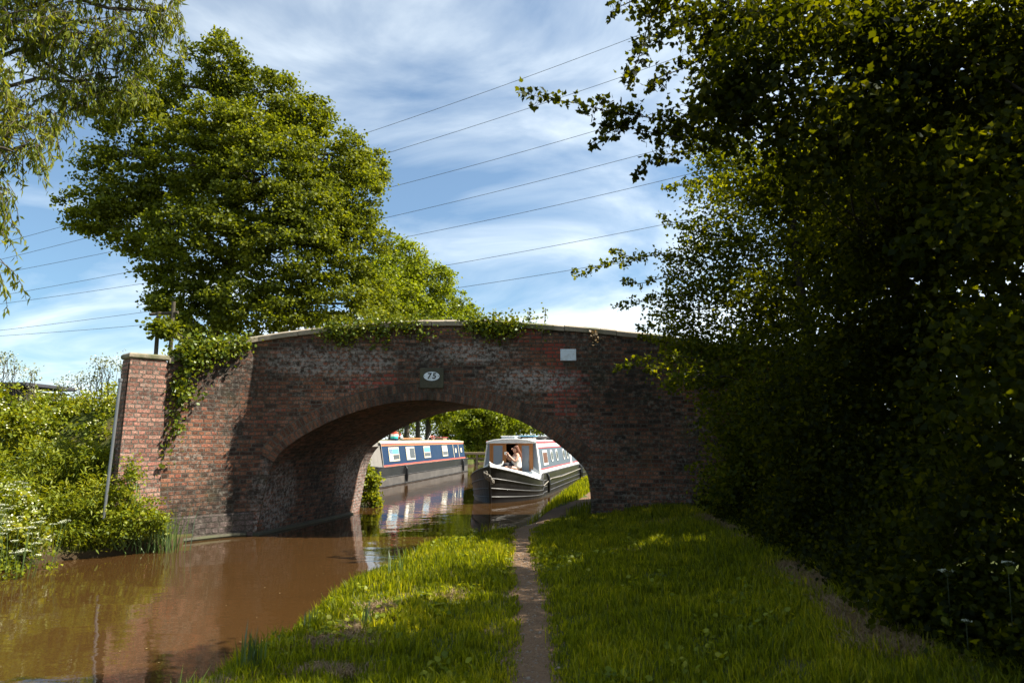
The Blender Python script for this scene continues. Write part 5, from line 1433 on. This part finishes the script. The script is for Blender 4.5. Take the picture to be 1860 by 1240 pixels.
x, y = scatter(330000, -2.6, 3.4, 3.2, 13.4, 1.75)
ok = (x > ip(y, RB)+.02) & (np.abs(x) < y*.80+.3)
pd = path_d(x, y); ok &= (pd > .5+.6*rng.uniform(0, 1, len(x)))
ok &= ~((y > 11.0) & (pd < 1.9) & (rng.uniform(0, 1, len(x)) < .75))
bare = patch(x, y, .9, 2.0); ok &= ~((bare > 1.0) & (rng.uniform(0, 1, len(x)) < .55))
x = x[ok]; y = y[ok]
DRYP = [(610, 1165, .20, .12), (600, 1215, .20, .09), (390, 1235, .14, .08), (690, 1110, .12, .12), (635, 1145, .08, .16), (1210, 965, .25, .3), (1150, 1010, .12, .2), (1190, 1060, .1, .12)]
# half of the blades gather in tufts of differing height
nt_ = 5200; tx, ty = scatter(nt_, -2.6, 3.4, 3.2, 13.4, 1.6); th = rng.gamma(2.2, .020, nt_)
k = rng.integers(0, nt_, int(len(x)*.55)); sel = rng.permutation(len(x))[:len(k)]
tr = .022+.35*th[k]; x[sel] = tx[k]+rng.normal(size=len(k))*tr; y[sel] = ty[k]+rng.normal(size=len(k))*tr
edge = x-ip(y, RB); h = .035+.03*rng.uniform(0, 1, len(x))+.11*np.exp(-np.maximum(edge, 0)/.22)*rng.uniform(.1, 1, len(x))+.05*smooth((x-1.3)/1.5)*rng.uniform(.3, 1.3, len(x))+.012*patch(x, y, .7)
h[sel] += th[k]
h = np.clip(h, .02, .32); pd = path_d(x, y); h *= np.where(pd < 1.8, .6, 1)
dryx = strip_x(y); inb = (np.abs(x-dryx) < .11+.05*np.sin(y*3)) & ((np.sin(y*1.3+.6)+.8*np.sin(y*3.1)+.4*np.sin(y*7.3)) > 0)
for (px_, py_, sx_, sy_) in DRYP:
    q = G(px_, py_, .33); inb |= ((x-q.x)/sx_)**2+((y-q.y)/sy_)**2 < 1.6
ok = (edge > .0) & (pd > .5+.55*rng.uniform(0, 1, len(x))) & ~(inb & (rng.uniform(0, 1, len(x)) < .88)) & (x < dryx+.35); h = h*.82; x = x[ok]; y = y[ok]; h = h[ok]
SETS.append(blades(x, y, h, .005+.0007*y, .55))
# beyond and under the bridge
x, y = scatter(110000, .3, 9, 13.4, 46, 1.6)
ok = (x > ip(y, RB)+.05) & (path_d(x, y) > 1.0) & (x < 2.2+y*.16) & ~((y < 17.5) & (x > 1.55+(y-13.3)*.2585)) & ~((y < 16.5) & (rng.uniform(0, 1, len(x)) < .8)); x = x[ok]; y = y[ok]
SETS.append(blades(x, y, .10+.12*rng.uniform(0, 1, len(x)), .008+.0006*y))
# far bank
x, y = scatter(50000, -9.5, -3.5, 8.5, 60, 1.5)
ok = (x < ip(y, LB)-.03) & ((y < 12) | (y > 18)) & (x > ip(y, LB)-3); x = x[ok]; y = y[ok]
SETS.append(blades(x, y, .15+.2*rng.uniform(0, 1, len(x)), .008+.0006*y))
x, y = scatter(60000, -40, 30, 46, 75, 1.0)
ok = ((x < ip(y, LB)-.05) | (x > ip(y, RB)+.05)); x = x[ok]; y = y[ok]
SETS.append(blades(x, y, .3+.3*rng.uniform(0, 1, len(x)), .06))
V = []; Fc = []; n = 0
for v, f in SETS: V.append(v); Fc.append(f+n); n += len(v)
tag(link('grass', np_mesh('grass', np.concatenate(V), np.concatenate(Fc)), L_GRASS), 'green grass growing on both banks of the canal', 'grass', kind='stuff')
# dry mown grass: strip along the thicket foot and patches near the water
SETS = []
t = rng.uniform(0, 1, 36000); yy = 3.2+9.3*t**1.3; x0 = strip_x(yy)
xx = x0+rng.normal(0, .085, len(t))*(1+.5*np.sin(yy*3)); keep = (np.sin(yy*1.3+.6)+.8*np.sin(yy*3.1)+.4*np.sin(yy*7.3)+rng.normal(0, .6, len(t))) > .0
SETS.append(blades(xx[keep], yy[keep], rng.uniform(.04, .11, keep.sum()), .006, 2.0))
for (px, py, sx, sy, n_) in ((610, 1165, .16, .10, 1500), (600, 1215, .16, .07, 900), (390, 1235, .10, .06, 700), (690, 1110, .10, .10, 700), (635, 1145, .06, .12, 600), (820, 1090, .08, .10, 300), (1210, 965, .25, .3, 600), (1150, 1010, .15, .2, 300)):
    q = G(px, py, .33); SETS.append(blades(q.x+rng.normal(0, sx, n_), q.y+rng.normal(0, sy, n_), rng.uniform(.03, .07, n_), .006, 2.6))
yy = rng.uniform(3, 12.8, 16000); c_ = ip(yy, PATH); xx = c_+ip(yy, PW)*rng.normal(0, .9, len(yy)); SETS.append(blades(xx, yy, rng.uniform(.010, .026, len(yy)), .004, 3.8))
V = []; Fc = []; n = 0
for v, f in SETS: V.append(v); Fc.append(f+n); n += len(v)
tag(link('dry_grass', np_mesh('dry_grass', np.concatenate(V), np.concatenate(Fc)), L_DRY), 'pale dry cut grass lying along the thicket and in patches on the verge', 'dry grass', kind='stuff')
# small stones and crumbs of earth trodden into the path
n_ = 900; sy_ = 3+9.8*rng.uniform(0, 1, n_)**1.3; sx_ = ip(sy_, PATH)+ip(sy_, PW)*rng.normal(0, .6, n_); sr = rng.gamma(2, .0028, n_)+.002
oc = np.array([(1, 0, 0), (0, 1, 0), (-1, 0, 0), (0, -1, 0), (0, 0, .7), (0, 0, -.7)]); of = np.array([(0, 1, 4), (1, 2, 4), (2, 3, 4), (3, 0, 4), (1, 0, 5), (2, 1, 5), (3, 2, 5), (0, 3, 5)])
jit_ = rng.uniform(.6, 1.4, (n_, 6, 1)); sv = np.stack([sx_, sy_, hgt(sx_, sy_)+.012], 1)[:, None]+oc[None]*sr[:, None, None]*jit_
tag(link('path_stones', np_mesh('path_stones', sv.reshape(-1, 3), ((np.arange(n_)*6)[:, None, None]+of[None]).reshape(-1, 3)), stonemat('path_pebble', (.10, .075, .055), (.34, .27, .21), .1)), 'small stones and crumbs of earth trodden into the worn path', 'stones', kind='stuff')
# low broad-leaved weeds and clover in the verge
nw = 1500; wx_, wy_ = scatter(nw, -2.2, 3.1, 3.2, 12.8, 1.3); ok = (wx_ > ip(wy_, RB)+.05) & (path_d(wx_, wy_) > 1.2); wx_ = wx_[ok]; wy_ = wy_[ok]; nw = len(wx_)
big = patch(wx_, wy_, .8, 4) > .3; wx_ = wx_[big]; wy_ = wy_[big]; nw = len(wx_)
pp = np.stack([np.repeat(wx_, 9)+rng.normal(0, .03, nw*9), np.repeat(wy_, 9)+rng.normal(0, .03, nw*9), np.repeat(hgt(wx_, wy_), 9)+rng.uniform(.01, .07, nw*9)], 1)
v, f = leaves(pp, .045, T_WIDE, 1.4)
tag(link('weeds', np_mesh('weeds', v, f), L_NETT), 'low broad leaved weeds and clover scattered through the towpath verge', 'weeds', kind='stuff')
n_ = 170; fy_ = rng.uniform(4, 13, n_); u_ = rng.uniform(0, 1, n_)**2; fx_ = np.where(rng.uniform(0, 1, n_) < .6, ip(fy_, RB)-.08-1.6*u_, ip(fy_, LB)+.15+1.6*u_)
v, f = leaves(np.stack([fx_, fy_, np.full(n_, .006)], 1), .018, T_WIDE, 60)
tag(link('floating_leaves', np_mesh('floating_leaves', v, f), L_DRY), 'tiny fallen leaves and seeds floating near the canal edges', 'floating leaves', kind='stuff')
# reed tufts at the water edge, each a thing
L_REED = leafmat('reed_leaf', [(.03, .06, .012), (.06, .10, .015), (.10, .15, .02)], .3, .4, .08, 2)
for (px, py, Y, h, n_, sp_, lab) in ((460, 1195, 4.75, .30, 26, .035, 'dark upright reed tuft standing in the water at the bottom left of the verge'), (565, 1120, 5.9, .24, 8, .03, 'short reed tuft at the verge edge beside the brightest grass'), (665, 1120, 5.7, .22, 10, .03, 'small reed tuft inside the bright grass patch'),
                                  (345, 1235, 4.2, .22, 12, .05, 'reed tuft at the bottom edge of the picture by the water'), (720, 1040, 7.4, .26, 10, .08, 'thin reed tuft on the verge where the far brick reflection ends'), (300, 965, 11.45, .8, 80, .16, 'tall arching reed tuft at the foot of the wing wall'), (740, 1000, 9.2, .3, 14, .15, 'farthest thin reed tuft on the verge near the bridge')):
    q = G(px, py, .12); q = Vector((P(px, py, Y).x, Y, 0)); z = max(-.05, float(hgt(q.x, Y)))
    root = tag(bpy.data.objects.new('reed_tuft', None), lab, 'reed tuft', 'reed tufts along the water edge'); COL.objects.link(root); root.location = (q.x, Y, z)
    v, f = blades(rng.normal(0, sp_, n_), rng.normal(0, sp_, n_), h*rng.uniform(.6, 1.1, n_), .013, .35, z=np.zeros(n_))
    link('leaves', np_mesh('leaves', v, f), L_REED, root)
